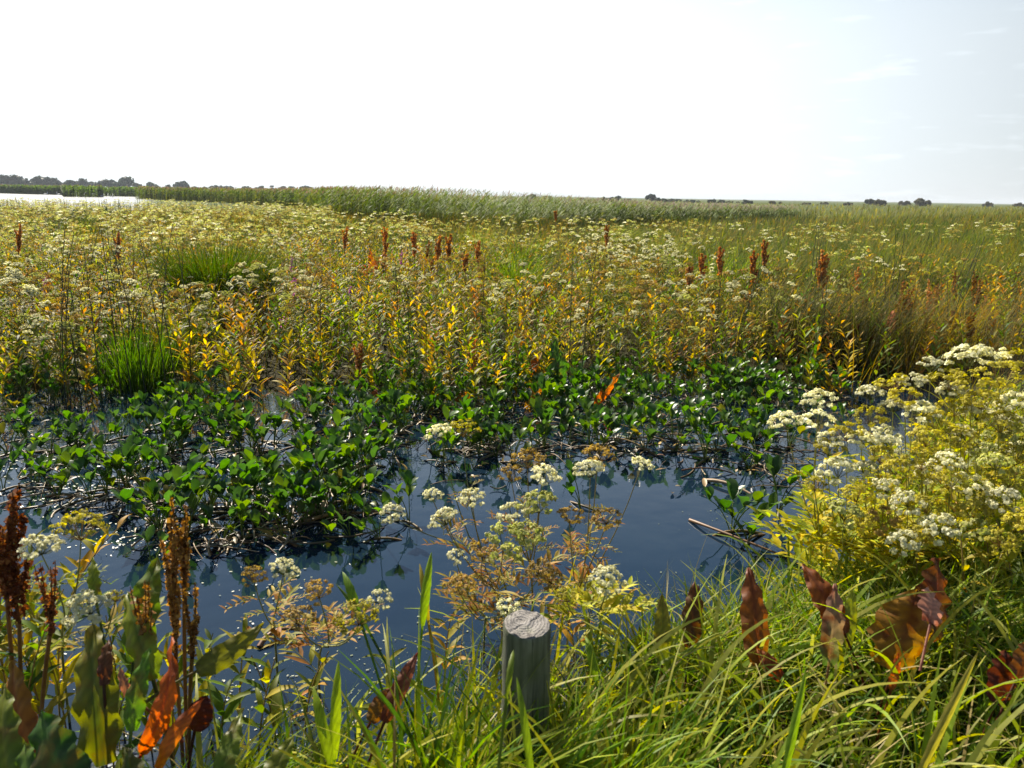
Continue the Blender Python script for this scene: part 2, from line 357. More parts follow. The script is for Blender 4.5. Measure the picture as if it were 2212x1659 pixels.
assign = [[] for _ in mb]
for h in mass_w+mass_y:
    d = 2.95-(h[1]-780)/400*.75+U(-.1,.1)
    i = int(np.argmin([abs(h[0]-b[0])+.15*abs((h[1]+250)-b[1])+18*len(a) for b, a in zip(mb, assign)]))
    assign[i].append((h[0], h[1], d, h[2], h[3]))
for b, a, l in zip(mb, assign, mlab):
    if a: hero(b[0], b[1], [(x_,y_,d_,r_*(1.18 if t_ in 'wg' else 1),t_) for x_,y_,d_,r_,t_ in a], l, 'bright', 22, group='umbel plants of the sunlit yellow stand', stemcol=(.26,.25,.05))

# ------------------------------------------------------------------ field templates
def umbel_tpl(det, stages, fol, seed):
    global rng, U
    nh = int(U(3,6)); Hh = U(.58,.84)
    hs = [(np.array([U(-.17,.17), U(-.17,.17), Hh*U(.72,1.02)]), U(.032,.052), stages[int(U(0,len(stages)))]) for _ in range(nh)]
    return umbel_parts(np.zeros(3), hs, fol, det, 4 if det else 3)
def herb_tpl(det, cols, Hh, big=1.0):
    nn = int(Hh/.036); b, a, c = [], [], []
    lean = rng.normal(0,.1,2); top = np.array([lean[0]*Hh*2, lean[1]*Hh*2, Hh])
    P = bez([0,0,0], [0,0,Hh*.6], top, 6)
    ph = U(0,PI)
    for i in range(2, nn):
        t = i/nn; p = (1-t)**2*P[0]+2*t*(1-t)*np.array([0,0,Hh*.6])+t*t*top
        for s in (0,1):
            if U(0,1) < .9: b.append(p); a.append(ph+i*PI/2+s*PI+U(-.4,.4)); c.append(t)
    n = len(b); c = np.array(c); Ll = U(.06,.12,n)*(1.05-.5*c**2)*big
    lf = blade(b, a, U(.35,1.0,n), U(.8,1.9,n), Ll, Ll*U(.18,.28,n), 4 if det == 2 else 2, p_lance, c0=pick(cols, n, .2), fold=.35 if det == 2 else 0., twist=U(-.6,.6,n))
    return tube(P, np.linspace(.0032,.0015,7), 4 if det == 2 else 3, (.22,.15,.04)), lf
YEL = [(.46,.34,.018),(.52,.37,.02),(.38,.31,.018),(.26,.25,.018),(.46,.24,.015)]
YGR = [(.20,.23,.015),(.30,.28,.018),(.11,.16,.012),(.40,.32,.018)]
GRN = [(.06,.12,.012),(.10,.16,.014),(.15,.18,.016)]

# field scatter: plants on the wet ground beyond the bogbean
def wedge(n, y0, y1, uniform_area=True, xl=-.68, xr=.68):
    y = np.sqrt(U(y0*y0, y1*y1, n)) if uniform_area else U(y0, y1, n)
    x = U(xl, xr, n)*y
    return x, y
def lay(x, y): return np.stack([x, y, np.maximum(ground_z(x, y)-.01, -.05)], -1)
def clear_tussock(P):
    k = np.ones(len(P), bool)
    for c, r in ((gnd(478,690),.62), (gnd(300,835),.3), (gnd(1130,612),.5), (gnd(1110,668),.4), (gnd(1320,560),.45), (gnd(1560,650),.45), (gnd(1030,560),.4), (gnd(1420,600),.4)):
        k &= np.hypot(P[:,0]-c[0], P[:,1]-c[1]) > r
    return P[k]
x, y = wedge(11500, 5.4, 52); P = lay(x, y); px, py = proj(P)
keep = (y < np.where(px > 720, 29, 50)) & (y > field_edge(x)+.2) & (lake_front(x, y) < 0) & (U(0,1,len(x)) < np.interp(px, [0,900,1500,1800,2212], [1,.85,.42,.3,.3])*np.interp(y, [6,9,14,24,33,52], [.95,.95,.85,.6,.5,.4]))
patch = np.sin(x*1.1+1.7*np.sin(y*.5))+np.sin(y*.8+1.3*np.sin(x*.6+1)); keep &= (patch > np.interp(px, [0,700,1000,2212], [-1.6,-1.0,-.15,-.1])+rng.normal(0,.3,len(x)))
Pu = clear_tussock(P[keep]); Pu = Pu[np.argsort(np.hypot(Pu[:,0], Pu[:,1]))]
x, y = wedge(7800, 5.4, 19); P = lay(x, y); px, py = proj(P)
keep = (y > field_edge(x)-.1) & (U(0,1,len(x)) < np.interp(px, [0,1300,1700,2212], [1,1,.5,.35])*np.interp(y, [6,8,12,19], [1,1,.7,.3]))
Ph = clear_tussock(P[keep]); Ph = Ph[np.argsort(np.hypot(Ph[:,0], Ph[:,1]))]
inframe = lambda P: (lambda a: (a[0] > -30) & (a[0] < 2242))(proj(P))

ZN = [(0,420,'left of the big dark tussock'),(420,700,'beside the big dark tussock'),(700,1080,'right of the dark tussock'),(1080,1450,'behind the tall green docks'),(1450,1800,'before the leaning sedges'),(1800,2400,'beyond the leaning sedges')]
def zone(px):
    for i, (a, b, t) in enumerate(ZN):
        if px < b: return i, t
    return len(ZN)-1, ZN[-1][2]
SLAB = {'w': 'white umbel-flowered plant', 't': 'umbel plant with tan seed heads', 'm': 'umbel plant with mixed cream and tan heads'}
styles = ['w','m','t','w','m','t']
stg = {'w': ['white','white','green'], 't': ['tan','yellow','tan'], 'm': ['white','tan','green']}
def part_tree(name, parts, label, cat_, group):
    """parts: [(part name, triple, material)] -> data list for cheap copies"""
    return [(n, mesh_of(n, t, m)) for n, t, m in parts]
def place_tree(name, data, loc, rz, s, label, cat_, group):
    r = bpy.data.objects.new(name, None); COL.objects.link(r)
    r.location = [float(v) for v in loc]; r.rotation_euler.z = float(rz); r.scale = (s,s,s)
    tag(r, label, cat_, group)
    for n, me in data:
        c = bpy.data.objects.new(n, me); COL.objects.link(c); c.parent = r
    return r
# umbel plants: nearest with parts, next as one mesh, the far field as stuff
um2, um1, um0 = [], [], []
for k in range(6):
    st, fo, hs = umbel_tpl(2, stg[styles[k]], ['yellow','olive','yellow'][k%3], k)
    um2.append([('stem', mesh_of('stem', st, M_stem)), ('foliage', mesh_of('foliage', fo, M_leaf))]+[('flower_head', mesh_of('flower_head', h, M_flower)) for h, s in hs])
    st, fo, hs = umbel_tpl(1, stg[styles[k]], ['yellow','olive','yellow'][k%3], k)
    um1.append((cat(st, fo), cat(*[h for h, s in hs])))
    st, fo, hs = umbel_tpl(0, ['green','cream','tan','green'] if k%3 else ['cream','white','green'], ['yellow','olive','olive'][k%3], k)
    um0.append((cat(st, fo), cat(*[h for h, s in hs])))
def two_mat(name, a, b, ma, mb_):
    V, Q, C = cat(a, b); me = mesh_of(name, (V, Q, C), ma); me.materials.append(mb_)
    mi = np.zeros(len(Q), np.int32); mi[len(a[1]):] = 1
    me.polygons.foreach_set('material_index', mi); return me
um1m = [two_mat('umbel_plant', a, b, M_leaf, M_flower) for a, b in um1]
isin = inframe(Pu); Pin = Pu[isin]; Pout = Pu[~isin]
for i, p in enumerate(Pin[:235]):
    k = int(U(0,6)); pxx = float(proj(p)[0]); zi, zt = zone(pxx)
    lab = SLAB[styles[k]]+' '+zt; g = f'{SLAB[styles[k]]}s {zt}'
    s = U(.8,1.1)
    if i < 110: place_tree('umbel_plant', um2[k], p, U(0,6.28), s, lab, 'wildflower', g)
    else:
        o = link('umbel_plant', um1m[k], loc=p, rz=U(0,6.28)); o.scale = (s,s,s); tag(o, lab, 'wildflower', g)
far = np.concatenate([Pin[235:], Pout])
A, Bq = Acc(), Acc(); ks = rng.integers(0,6,len(far)); dist = np.hypot(far[:,0], far[:,1])
for k in range(6):
    for tpl, sel in ((um1, dist < 13), (um0, dist >= 13)):
        q = far[(ks == k) & sel]; n = len(q)
        if not n: continue
        rz, s = U(0,6.28,n), U(.85,1.2,n); sz = s*np.interp(np.hypot(q[:,0],q[:,1]), [8,20,33], [1,.95,1.05])
        A.add(replicate(tpl[k][0], q, rz, s, 1+rng.normal(0,.12,(n,3)), sz)); Bq.add(replicate(tpl[k][1], q, rz, s*1.15, 1+rng.normal(0,.06,(n,1)), sz))
kind(link('far_umbel_flowers', two_mat('far_umbel_flowers', A.get(), Bq.get(), M_leaf, M_flower)), 'stuff')
# yellow herbs
hlab = ['golden leaved upright herb','orange tinged yellow herb','yellow green leafy herb','green leafy herb']
hc = [YEL, [(.48,.27,.03),(.42,.18,.025),(.44,.32,.03),(.3,.26,.03)], YGR, GRN]
h2, h1 = [], []
for k in range(8):
    st, lf = herb_tpl(2, hc[k%4], U(.38,.6), 1.2); h2.append([('stem', mesh_of('stem', st, M_stem)), ('foliage', mesh_of('foliage', lf, M_leaf))])
    h1.append(cat(*herb_tpl(1, hc[k%4], U(.36,.58), 1.15)))
h1m = [mesh_of('leafy_herb', t, M_leaf) for t in h1]
isin = inframe(Ph); Pin = Ph[isin]; Pout = Ph[~isin]
kp = [.32,.14,.32,.22]
for i, p in enumerate(Pin[:285]):
    k = int(rng.choice(4, p=kp))+4*int(U(0,2)); pxx = float(proj(p)[0]); zi, zt = zone(pxx)
    lab = hlab[k%4]+' '+zt; g = f'{hlab[k%4]}s {zt}'; s = U(.75,1.25)
    if i < 130: place_tree('leafy_herb', h2[k], p, U(0,6.28), s, lab, 'herb', g)
    else:
        o = link('leafy_herb', h1m[k], loc=p, rz=U(0,6.28)); o.scale = (s,s,s); tag(o, lab, 'herb', g)
far = np.concatenate([Pin[285:], Pout]); A = Acc(); ks = rng.choice(8, len(far), p=np.array(kp+kp)/2)
for k in range(8):
    q = far[ks == k]; n = len(q)
    if n: A.add(replicate(h1[k], q, U(0,6.28,n), U(.8,1.25,n), 1+rng.normal(0,.12,(n,3))))
kind(link('far_yellow_herbs', mesh_of('far_yellow_herbs', A.get(), M_leaf)), 'stuff')

for i in range(46):
    qx_, qy_ = (rng.normal(1400,70), rng.normal(655,28)) if i < 34 else (rng.normal(1290,40), rng.normal(610,14))
    p = gnd(qx_, qy_); p[2] = .03; s = U(.95,1.25); o = link('umbel_plant', um1m[0 if i%2 else 3], loc=p, rz=U(0,6.28)); o.scale = (s,s,s)
    tag(o, 'white umbel plant in the bright white patch right of centre', 'wildflower', 'white umbels of the bright patch')
# ------------------------------------------------------------------ marsh grass between them (stuff)
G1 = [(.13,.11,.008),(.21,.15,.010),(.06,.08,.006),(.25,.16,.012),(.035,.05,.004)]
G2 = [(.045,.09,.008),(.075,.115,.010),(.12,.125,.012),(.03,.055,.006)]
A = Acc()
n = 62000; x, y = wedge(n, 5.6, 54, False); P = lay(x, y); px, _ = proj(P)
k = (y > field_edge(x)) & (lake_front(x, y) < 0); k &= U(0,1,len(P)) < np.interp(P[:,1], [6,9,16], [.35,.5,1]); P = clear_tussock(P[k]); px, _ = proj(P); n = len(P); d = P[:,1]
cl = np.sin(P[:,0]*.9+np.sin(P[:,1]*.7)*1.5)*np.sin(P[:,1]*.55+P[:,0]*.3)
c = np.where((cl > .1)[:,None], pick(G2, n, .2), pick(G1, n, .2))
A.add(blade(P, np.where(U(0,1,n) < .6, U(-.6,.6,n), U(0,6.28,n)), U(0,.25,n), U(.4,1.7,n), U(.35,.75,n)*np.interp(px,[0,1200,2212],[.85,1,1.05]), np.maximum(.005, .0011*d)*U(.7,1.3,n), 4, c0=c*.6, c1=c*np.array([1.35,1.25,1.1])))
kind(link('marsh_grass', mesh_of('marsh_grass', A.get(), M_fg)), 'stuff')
# meadow running to the horizon on the right, and the far reed fringe
A = Acc()
n = 30000
inv = U(1/260, 1/13, n); y = 1/inv; x = U(.12,.74,n)*y; P = lay(x, y); px, _ = proj(P)
k = U(0,1,n) < np.clip((px-1250)/300, 0, 1); P = P[k]; n = len(P); d = P[:,1]
straw = np.clip((d-35)/40, 0, 1)*U(.1,.8,n)
c = pick([(.10,.13,.012),(.14,.15,.015),(.18,.17,.02),(.06,.09,.010)], n, .2)*(1-straw[:,None])+pick([(.30,.25,.10),(.24,.20,.08),(.2,.2,.05)], n, .15)*straw[:,None]
A.add(blade(P, np.where(U(0,1,n) < .7, U(-.5,.5,n), U(0,6.28,n)), U(0,.3,n), U(.3,1.6,n), U(.45,.95,n)*np.interp(d,[13,60,260],[.85,1.0,1.0]), np.maximum(.007,.0013*d)*U(.6,1.3,n), 3, c0=c*.85, c1=c*1.15))
kind(link('meadow_grass', mesh_of('meadow_grass', A.get(), M_fg)), 'stuff')

# ------------------------------------------------------------------ reed bed
def reeds(P, hgt, wf, cols, plume=.5):
    n = len(P); a = Acc(); d = np.hypot(P[:,0], P[:,1])
    c = pick(cols, n, .15); lean = rng.normal(.06,.07,n)
    w = np.maximum(.008, wf*d)
    a.add(blade(P, U(-.5,.5,n), lean, lean+U(0,.25,n), hgt, w*.7, 3, lambda S: np.array([1,.9,.7,.3]), c0=c*[.9,.75,.8], c1=c))
    for j in range(5):                                   # leaves streaming downwind
        t = U(.35,.95,n); b = P+np.stack([np.sin(lean)*hgt*t, 0*t, np.cos(lean)*hgt*t],-1)
        ll = U(.25,.5,n)
        a.add(blade(b, U(-.7,.7,n)+np.where(U(0,1,n) < .25, PI, 0), U(.3,.8,n), U(1.0,2.0,n), ll, w*U(1.0,1.9,n), 3, c0=c*U(.8,1.3,(n,1)), c1=c*U(1,1.4,(n,1))))
    k = U(0,1,n) < plume; m_ = k.sum()
    if m_:
        b = P[k]+np.stack([np.sin(lean[k])*hgt[k], 0*lean[k], np.cos(lean[k])*hgt[k]*.96],-1)
        a.add(blade(b, U(-.4,.4,m_), U(.05,.3,m_), U(.4,1.0,m_), U(.15,.26,m_), w[k]*2.2, 3, p_lance, c0=pick([(.16,.10,.07),(.2,.14,.08),(.12,.09,.06)], m_, .15)))
    return a.get()
RC = [(.085,.13,.012),(.11,.15,.016),(.065,.10,.010),(.14,.15,.02)]
front = np.array([gnd(*q)[:2] for q in ((305,430),(420,436),(520,441),(610,449),(690,462),(760,482),(900,500),(1000,507),(1100,509),(1250,508),(1400,500),(1550,490),(1700,480))])
seg = np.linalg.norm(np.diff(front, axis=0), axis=1)
def along(n):
    wts = seg/np.maximum(front[:-1,1],20); i = rng.choice(len(seg), n, p=wts/wts.sum()); t = U(0,1,n)[:,None]
    return front[i]*(1-t)+front[i+1]*t
A = Acc()
n = 13000; q = along(n); v = unit(q); back = np.abs(rng.normal(0,1,n))**1.2*np.interp(q[:,1],[25,60,100],[9,9,12])
q = q+v*back[:,None]+rng.normal(0,.5,(n,2)); P = lay(q[:,0], q[:,1]); P[:,2] = np.maximum(P[:,2], -.05); px, _ = proj(P)
hg = np.interp(px, [300,600,800,1000,1250,1450,1700], [1.9,1.75,1.78,1.66,1.40,1.15,.95])*U(.78,1.06,n)
A.add(reeds(P, hg, .0009, RC, .5))
kind(link('reed_bed', mesh_of('reed_bed', A.get(), M_reed)), 'stuff')
A = Acc()                                                   # far shore of the lake
fs = np.array([gnd(*q)[:2] for q in ((-150,415),(0,417.5),(60,419.5),(135,421),(140,425),(215,426),(218,423.5),(300,425),(320,428))])
sg = np.linalg.norm(np.diff(fs, axis=0), axis=1)
n = 11000; wts = np.array([1.5,1.5,.8,1.4,.3,1.4,.3,1.4]); i = rng.choice(len(sg), n, p=wts/wts.sum()); t = U(0,1,n)[:,None]
q = fs[i]*(1-t)+fs[i+1]*t; v = unit(q); q = q+v*(np.abs(rng.normal(0,1,n))*10)[:,None]
P = np.stack([q[:,0], q[:,1], 0*q[:,0]-.05],-1)
A.add(reeds(P, U(1.5,2.3,n), .0013, [(.11,.18,.02),(.14,.21,.025),(.09,.15,.02)], .1))
kind(link('far_reed_fringe', mesh_of('far_reed_fringe', A.get(), M_reed)), 'stuff')

# ------------------------------------------------------------------ distant trees
def tree_mesh(hw, hh, n, cols):
    nl = 7; cs = np.stack([U(-.6,.6,nl)*hw, U(-.5,.5,nl)*hw, hh*U(.35,.75,nl)],-1); rs = U(.4,.62,nl)*min(hw, hh*.55)
    i = rng.integers(0,nl,n); q = unit(rng.normal(size=(n,3))); r = rs[i]*U(.55,1.05,n)
    c = cs[i]+q*r[:,None]*[1.1,1.0,.9]; c[:,2] = np.clip(c[:,2], .1*hh, None)
    return quads(c, q+rng.normal(0,.5,(n,3)), min(hw,hh)*U(.22,.45,n), pick(cols, n, .2))
def tree(px, ytop, hwpx, ybase, D, shade, label, cat_='tree', name='tree'):
    p = at(px, ybase, D); top = at(px, ytop, D); g0 = -.2
    hh = top[2]-g0; hw = hwpx/F0*D*1.05
    r = link(name, None, loc=(p[0], p[1], g0)); tag(r, label, cat_, 'trees and bushes on the far horizon')
    cols = {'d': [(.035,.055,.03),(.05,.07,.035)], 'b': [(.04,.06,.045),(.055,.075,.05)], 'l': [(.06,.09,.03),(.075,.1,.035)], 'r': [(.08,.08,.035),(.10,.085,.04)]}[shade]  # the bluish 'b' crowns have distance haze mixed into their leaf colour
    link('crown', mesh_of('crown', tree_mesh(hw, hh, int(min(700, 260+hwpx*20)), cols), M_crown), r)
    Pt = [bez([0,0,0],[0,0,hh*.3],[hw*.1,0,hh*.6],4)]+[bez([0,0,hh*.2],[s*hw*.2,0,hh*.4],[s*hw*.5,0,hh*.62],4) for s in (-1,1)]
    link('trunk', mesh_of('trunk', tube(np.array(Pt), np.linspace(.05,.02,5)*hh, 6, (.06,.05,.04)), M_stem), r)
    return r
k1 = .342
TR = [(30,68,40,'b','bluish tree at the very left edge of the far shore'),(85,62,50,'b','broad bluish tree second from the left edge'),(160,82,48,'b','low tree between two taller bluish ones on the far shore'),(270,55,62,'b','tallest bluish tree on the far left shore'),(330,74,38,'b','tree leaning on the right flank of the tallest one'),(372,78,28,'b','thin pale tree right of the tallest tree'),(430,94,38,'b','low bush right of the thin pale tree'),(490,97,40,'b','flat bush above the middle of the far reeds'),(545,88,42,'b','rounded tree left of the small olive bush'),(592,98,24,'r','small olive bush on the far shore'),(628,92,28,'b','pale bush right of the small olive one'),(690,88,42,'b','twin topped tree left of the square dark tree'),(740,98,32,'b','low bush touching the square dark tree'),(810,76,48,'d','square dark tree rising over the reeds'),(872,106,28,'r','brownish bush right of the square dark tree'),(970,88,33,'d','lone round tree standing clear on the horizon'),(1050,118,26,'d','tiny bush between the two round trees'),(1160,84,46,'d','round dark tree with a lighter bush before it'),(1168,104,29,'l','light green bush in front of the round dark tree'),(1240,128,24,'d','small bush just right of the light green bush'),(1295,132,20,'d','tiny bush on the bare horizon'),(1350,124,26,'d','low bush starting the thin horizon line'),(1395,125,26,'d','low double bush on the thin horizon line'),(1445,127,34,'d','long flat hedge bush on the horizon'),(1550,130,30,'d','flat bush before the domed bush'),(1635,116,31,'d','domed bush left of the thin sapling'),(1718,118,13,'b','thin sapling on the horizon'),(1785,124,28,'r','brownish bush right of the sapling'),(1838,122,22,'d','small dark bush beside the brownish one'),(1930,130,38,'d','wide flat bush where the reed bed begins')]
for (zx, zt, hw, s, lab) in TR: tree(zx*k1, 356.4+zt*k1, hw*k1, 356.4+145*k1, U(430,500), s, lab)
TR2 = [(1300,122,40,'d','dark bush peeping over the reed bed'),(1405,130,22,'d','small bush peeping over the reeds'),(1620,142,20,'d','tiny bush at the thin end of the reed bed'),(1760,140,28,'d','spiky low bush left of the pointed tree'),(1805,140,32,'d','bush at the foot of the pointed tree'),(1850,128,20,'d','pointed dark tree beyond the reeds'),(1925,150,38,'r','brown scrub between the two dark trees'),(2060,121,44,'d','largest dark tree beyond the reed bed'),(2140,144,28,'d','bush to the right of the largest dark tree'),(2190,150,28,'r','low brown scrub on the straw horizon')]
for (zx, zt, hw, s, lab) in TR2: tree(702+zx*k1, 378+zt*k1, hw*k1, 378+172*k1, U(300,350), s, lab)
k2 = .3652
TR3 = [(75,490,34,'d','long low hedge beyond the straw meadow'),(140,494,30,'d','second stretch of low hedge on the horizon'),(200,499,30,'d','third stretch of low hedge, slightly lower'),(270,502,28,'d','thin hedge bush on the meadow horizon'),(375,500,40,'d','darker hedge bush on the meadow horizon'),(435,503,30,'r','brown hedge end on the meadow horizon'),(500,510,24,'r','low scrub right of the brown hedge end'),(580,503,24,'d','small hump of bush on the meadow horizon'),(735,511,30,'r','tan hummock of scrub on the meadow horizon'),(900,517,34,'r','flat scrub far out on the meadow'),(1030,514,24,'r','small scrub hump left of the dark pair'),(1170,516,30,'r','low scrub next to the dark pair of bushes'),(1298,499,24,'d','darkest bush of the pair on the right horizon'),(1358,497,23,'r','browner bush of the pair on the right horizon'),(1510,507,30,'r','rough scrub right of the paired bushes'),(1605,494,56,'r','wide scrub bank near the right end of horizon'),(1985,514,22,'r','small scrub near the right frame edge'),(2185,518,26,'r','last scrub at the right frame edge')]
for (zx, zt, hw, s, lab) in TR3: tree(1404+zx*k2, 248.4+zt*k2, hw*k2*1.7, 248.4+532*k2, U(240,290), s, lab, 'bush', 'bush')

# water birds on the lake
def bird(px, py, lab, s=1.0, rz=0):
    p = gnd(px, py); t = T(10)
    body = tube(np.stack([(t-.5)*.9*s, 0*t, .10*s+.05*s*t**2*2],-1), np.maximum(.17*s*np.sin(PI*t**.8)**.7,.01), 10, (.8,.8,.78))
    neck = tube(bez([.36*s,0,.2*s],[.62*s,0,.35*s],[.44*s,0,.62*s],7), np.linspace(.07,.045,8)*s, 8, (.8,.8,.78))
    hd = tube(np.stack([.38*s+t*.2*s, 0*t, .64*s-t*.03*s],-1), np.maximum(.06*s*np.sin(PI*np.clip(t+.08,0,1))**.6,.012*s), 8, (.8,.8,.78))
    o = link('swan', mesh_of('swan', cat(body, neck, hd), M_stem), loc=p, rz=rz)
    bl = tube(np.stack([.55*s+t[:4]*.35*s, 0*t[:4], .615*s-t[:4]*.05*s],-1), np.array([.025,.022,.015,.006])*s, 6, (.5,.2,.03))
    link('bill', mesh_of('bill', bl, M_stem), o)
    return tag(o, lab, 'water bird', 'white birds on the lake')
bird(98,420.5,'white bird nearest the left edge of the lake',1.0,.3); bird(127,421.3,'white bird second from the left on the lake',1.0,2.9); bird(219,424.5,'white bird alone by the dark reed clump',.8,.5); bird(242,426,'small white bird right of the dark reed clump',.7,3.3)

# ------------------------------------------------------------------ sedge tussocks
SED = [(.09,.15,.02),(.12,.17,.025),(.16,.19,.03),(.07,.11,.015)]
PAL = [(.12,.15,.03),(.17,.18,.045),(.09,.12,.02),(.20,.19,.06)]
def tussock(bx, by, n, L, w, spread, lean, bias, cols, label, group=None, gz=0.0, tipc=1.2):
    c = gnd(bx, by, gz)
    r = np.sqrt(U(0,1,n))*spread; a = U(0,6.28,n)
    b = np.stack([r*np.cos(a), r*np.sin(a), np.zeros(n)-.02],-1)
    az = np.where(U(0,1,n) < abs(bias), rng.normal(0 if bias > 0 else PI, .55, n), a+rng.normal(0,.4,n))
    cc = pick(cols, n, .2)
    Ls = L*U(.55,1.1,n)
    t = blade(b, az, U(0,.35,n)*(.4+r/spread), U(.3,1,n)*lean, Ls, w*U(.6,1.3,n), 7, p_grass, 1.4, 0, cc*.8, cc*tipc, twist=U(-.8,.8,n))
    o = link('sedge_tussock', mesh_of('sedge_tussock', t, M_fg), loc=(c[0], c[1], max(float(ground_z(c[0],c[1])),-.05)))
    return tag(o, label, 'sedge', group)
tussock(478,700,2600,1.05,.010,.46,1.35,.05,[(.02,.04,.004),(.03,.048,.005),(.045,.046,.005),(.018,.032,.004)],'big dark sedge tussock in the left of the yellow field', tipc=2.2)  # blade colours darkened to paint in the tussock's own shadow, lighter at the tips
tussock(300,835,420,.60,.010,.26,.8,.1,[(.06,.13,.012),(.09,.15,.014)],'bright green upright sedge tuft before the big dark tussock')
tussock(395,770,160,.75,.006,.15,2.2,.5,PAL,'pale arching sedge tuft beside the bright green tuft')
tussock(1130,610,620,1.05,.010,.4,1.9,.35,SED,'rounded green sedge tussock in the middle of the field')
tussock(1110,665,560,.95,.009,.35,1.9,.2,SED,'darker sedge tussock in front of the rounded middle one')
tussock(1030,558,460,1.0,.012,.5,1.9,.4,PAL,'pale sedge mound behind the rust coloured dock spikes')
tussock(660,500,380,.9,.014,.6,1.7,.4,PAL,'distant pale sedge mound above the big dark tussock')
tussock(1320,558,480,1.05,.012,.5,2.0,.5,PAL,'windswept pale sedge right of the rounded middle tussock')
tussock(1420,598,460,1.0,.010,.45,2.0,.6,PAL,'windswept sedge behind the white flower patch')
tussock(1300,700,300,.7,.008,.3,1.9,.4,SED,'low green sedge below the white flower patch')
tussock(1560,648,460,1.0,.010,.45,1.9,.5,SED,'green sedge between two rust dock spikes on the right')
tussock(1480,500,360,.8,.014,.6,1.8,.3,SED,'distant green sedge below the straw horizon')
tussock(850,520,360,.8,.012,.5,1.8,.3,PAL,'distant pale sedge left of the rust dock spikes')
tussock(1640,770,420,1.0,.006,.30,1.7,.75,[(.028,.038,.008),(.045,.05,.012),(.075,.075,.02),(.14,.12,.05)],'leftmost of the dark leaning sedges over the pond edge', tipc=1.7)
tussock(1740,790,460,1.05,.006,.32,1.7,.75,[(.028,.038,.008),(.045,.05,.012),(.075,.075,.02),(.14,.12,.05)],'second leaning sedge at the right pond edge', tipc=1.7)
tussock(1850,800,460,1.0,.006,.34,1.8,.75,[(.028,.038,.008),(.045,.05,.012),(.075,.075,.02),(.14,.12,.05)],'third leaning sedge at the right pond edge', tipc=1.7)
tussock(1960,800,380,.95,.006,.36,1.8,.6,[(.22,.15,.05),(.16,.14,.04),(.2,.18,.06)],'browned leaning sedge behind the yellow stand')
tussock(2080,790,380,.95,.006,.40,1.8,.4,[(.26,.18,.06),(.16,.14,.04),(.2,.18,.06)],'brown grassy tuft behind the tallest umbel plant')
tussock(1985,520,300,.9,.02,.9,1.6,.2,[(.05,.085,.015),(.06,.1,.015)],'dark round tussock on the green meadow')
tussock(2110,560,320,.9,.014,.6,1.9,.5,SED,'windblown sedge near the right edge of the meadow')
tussock(1860,600,340,.85,.011,.5,1.9,.5,SED,'windblown sedge behind the tall rust spike pair')
tussock(60,640,280,.8,.009,.35,1.9,.3,PAL,'pale sedge near the left edge of the field')
tussock(820,690,200,.7,.007,.25,1.9,.3,PAL,'thin sedge right of the big dark tussock')

# rushes: dark thin stems
for i in range(64):
    if i < 30: bx, by = U(90,460), U(700,880); lab = 'thin dark rush stem rising left of the big dark tussock'; g = 'rush stems left of the big tussock'
    elif i < 38: bx, by = U(520,1260), U(760,900); lab = 'lone dark rush stem standing in the yellow herbs'; g = 'rush stems among yellow herbs'
    else: bx, by = U(1480,2060), U(700,820); lab = 'dark rush stem among the leaning right-hand sedges'; g = 'rush stems among right-hand sedges'
    c = gnd(bx, by); hh = U(.8,1.3); lx = rng.normal(.05,.13)*hh
    P = bez([0,0,-.02],[lx*.2,0,hh*.55],[lx,rng.normal(0,.05),hh],7)
    tag(link('rush_stem', mesh_of('rush_stem', tube(P, np.linspace(.0048,.0022,8), 5, jit((.02,.03,.012),1)[0], jit((.03,.035,.012),1)[0]), M_stem), loc=c), lab, 'rush', g)
# distant rush screens: dark blades before the lake and below the straw horizon
A = Acc(); q = []
for (x0, x1, y0, y1, n) in ((0,330,462,484,700),(1480,1760,478,505,520),(330,520,452,470,120)):
    for _ in range(n): q.append(gnd(U(x0,x1), U(y0,y1)))
q = np.array(q); n = len(q); d = np.hypot(q[:,0], q[:,1])
A.add(blade(q, U(0,6.28,n), U(0,.15,n), U(.05,.4,n), U(.6,1.25,n), .00055*d*U(.7,1.4,n), 3, c0=pick([(.03,.05,.018),(.05,.06,.02)], n)))
kind(link('far_rushes', mesh_of('far_rushes', A.get(), M_reed)), 'stuff')

# ------------------------------------------------------------------ dock plants
RU = [(.24,.085,.03),(.18,.055,.02),(.30,.13,.045),(.14,.045,.02)]
OC = [(.44,.25,.07),(.34,.18,.05),(.26,.12,.035)]
def spike(P, R, n, size, cols):
    """a branched seed spike along centre line P: crowded whorls of small papery valves"""
    S = len(P); nb = 6; pts = []
    lines = [(P, 1.0)]
    for b in range(nb):
        i = int(S*(.15+.5*b/nb)); e = P[i]+np.array([math.cos(b*2.4)*R*1.6, math.sin(b*2.4)*R*1.6, .10+U(0,.05)])
        lines.append((bez(P[i], P[i]+[0,0,.02]+(e-P[i])*.5*np.array([1.3,1.3,.4]), e, S-1), .6))
    t = [tube(P, np.linspace(.005,.0015,S), 5, (.16,.08,.03))]
    for k, (l, f) in enumerate(lines):
        m_ = int(n*(.4 if k == 0 else .1)); u = U(.1,1,m_); w = np.floor(u*13)/13+rng.normal(0,.012,m_); w = np.clip(w,.02,.999)
        i = (w*(len(l)-1)).astype(int); fr = (w*(len(l)-1)-i)[:,None]; c = l[i]*(1-fr)+l[np.minimum(i+1,len(l)-1)]*fr
        o = unit(rng.normal(size=(m_,3)))*(R*f*U(.25,1,m_)*(1.08-.6*w))[:,None]*[1,1,.6]
        t.append(quads(c+o, rng.normal(size=(m_,3)), size*U(.6,1.4,m_), pick(cols, m_, .2)))
        if k: t.append(tube(l, np.linspace(.0025,.001,len(l)), 3, (.18,.09,.03)))
    return cat(*t)
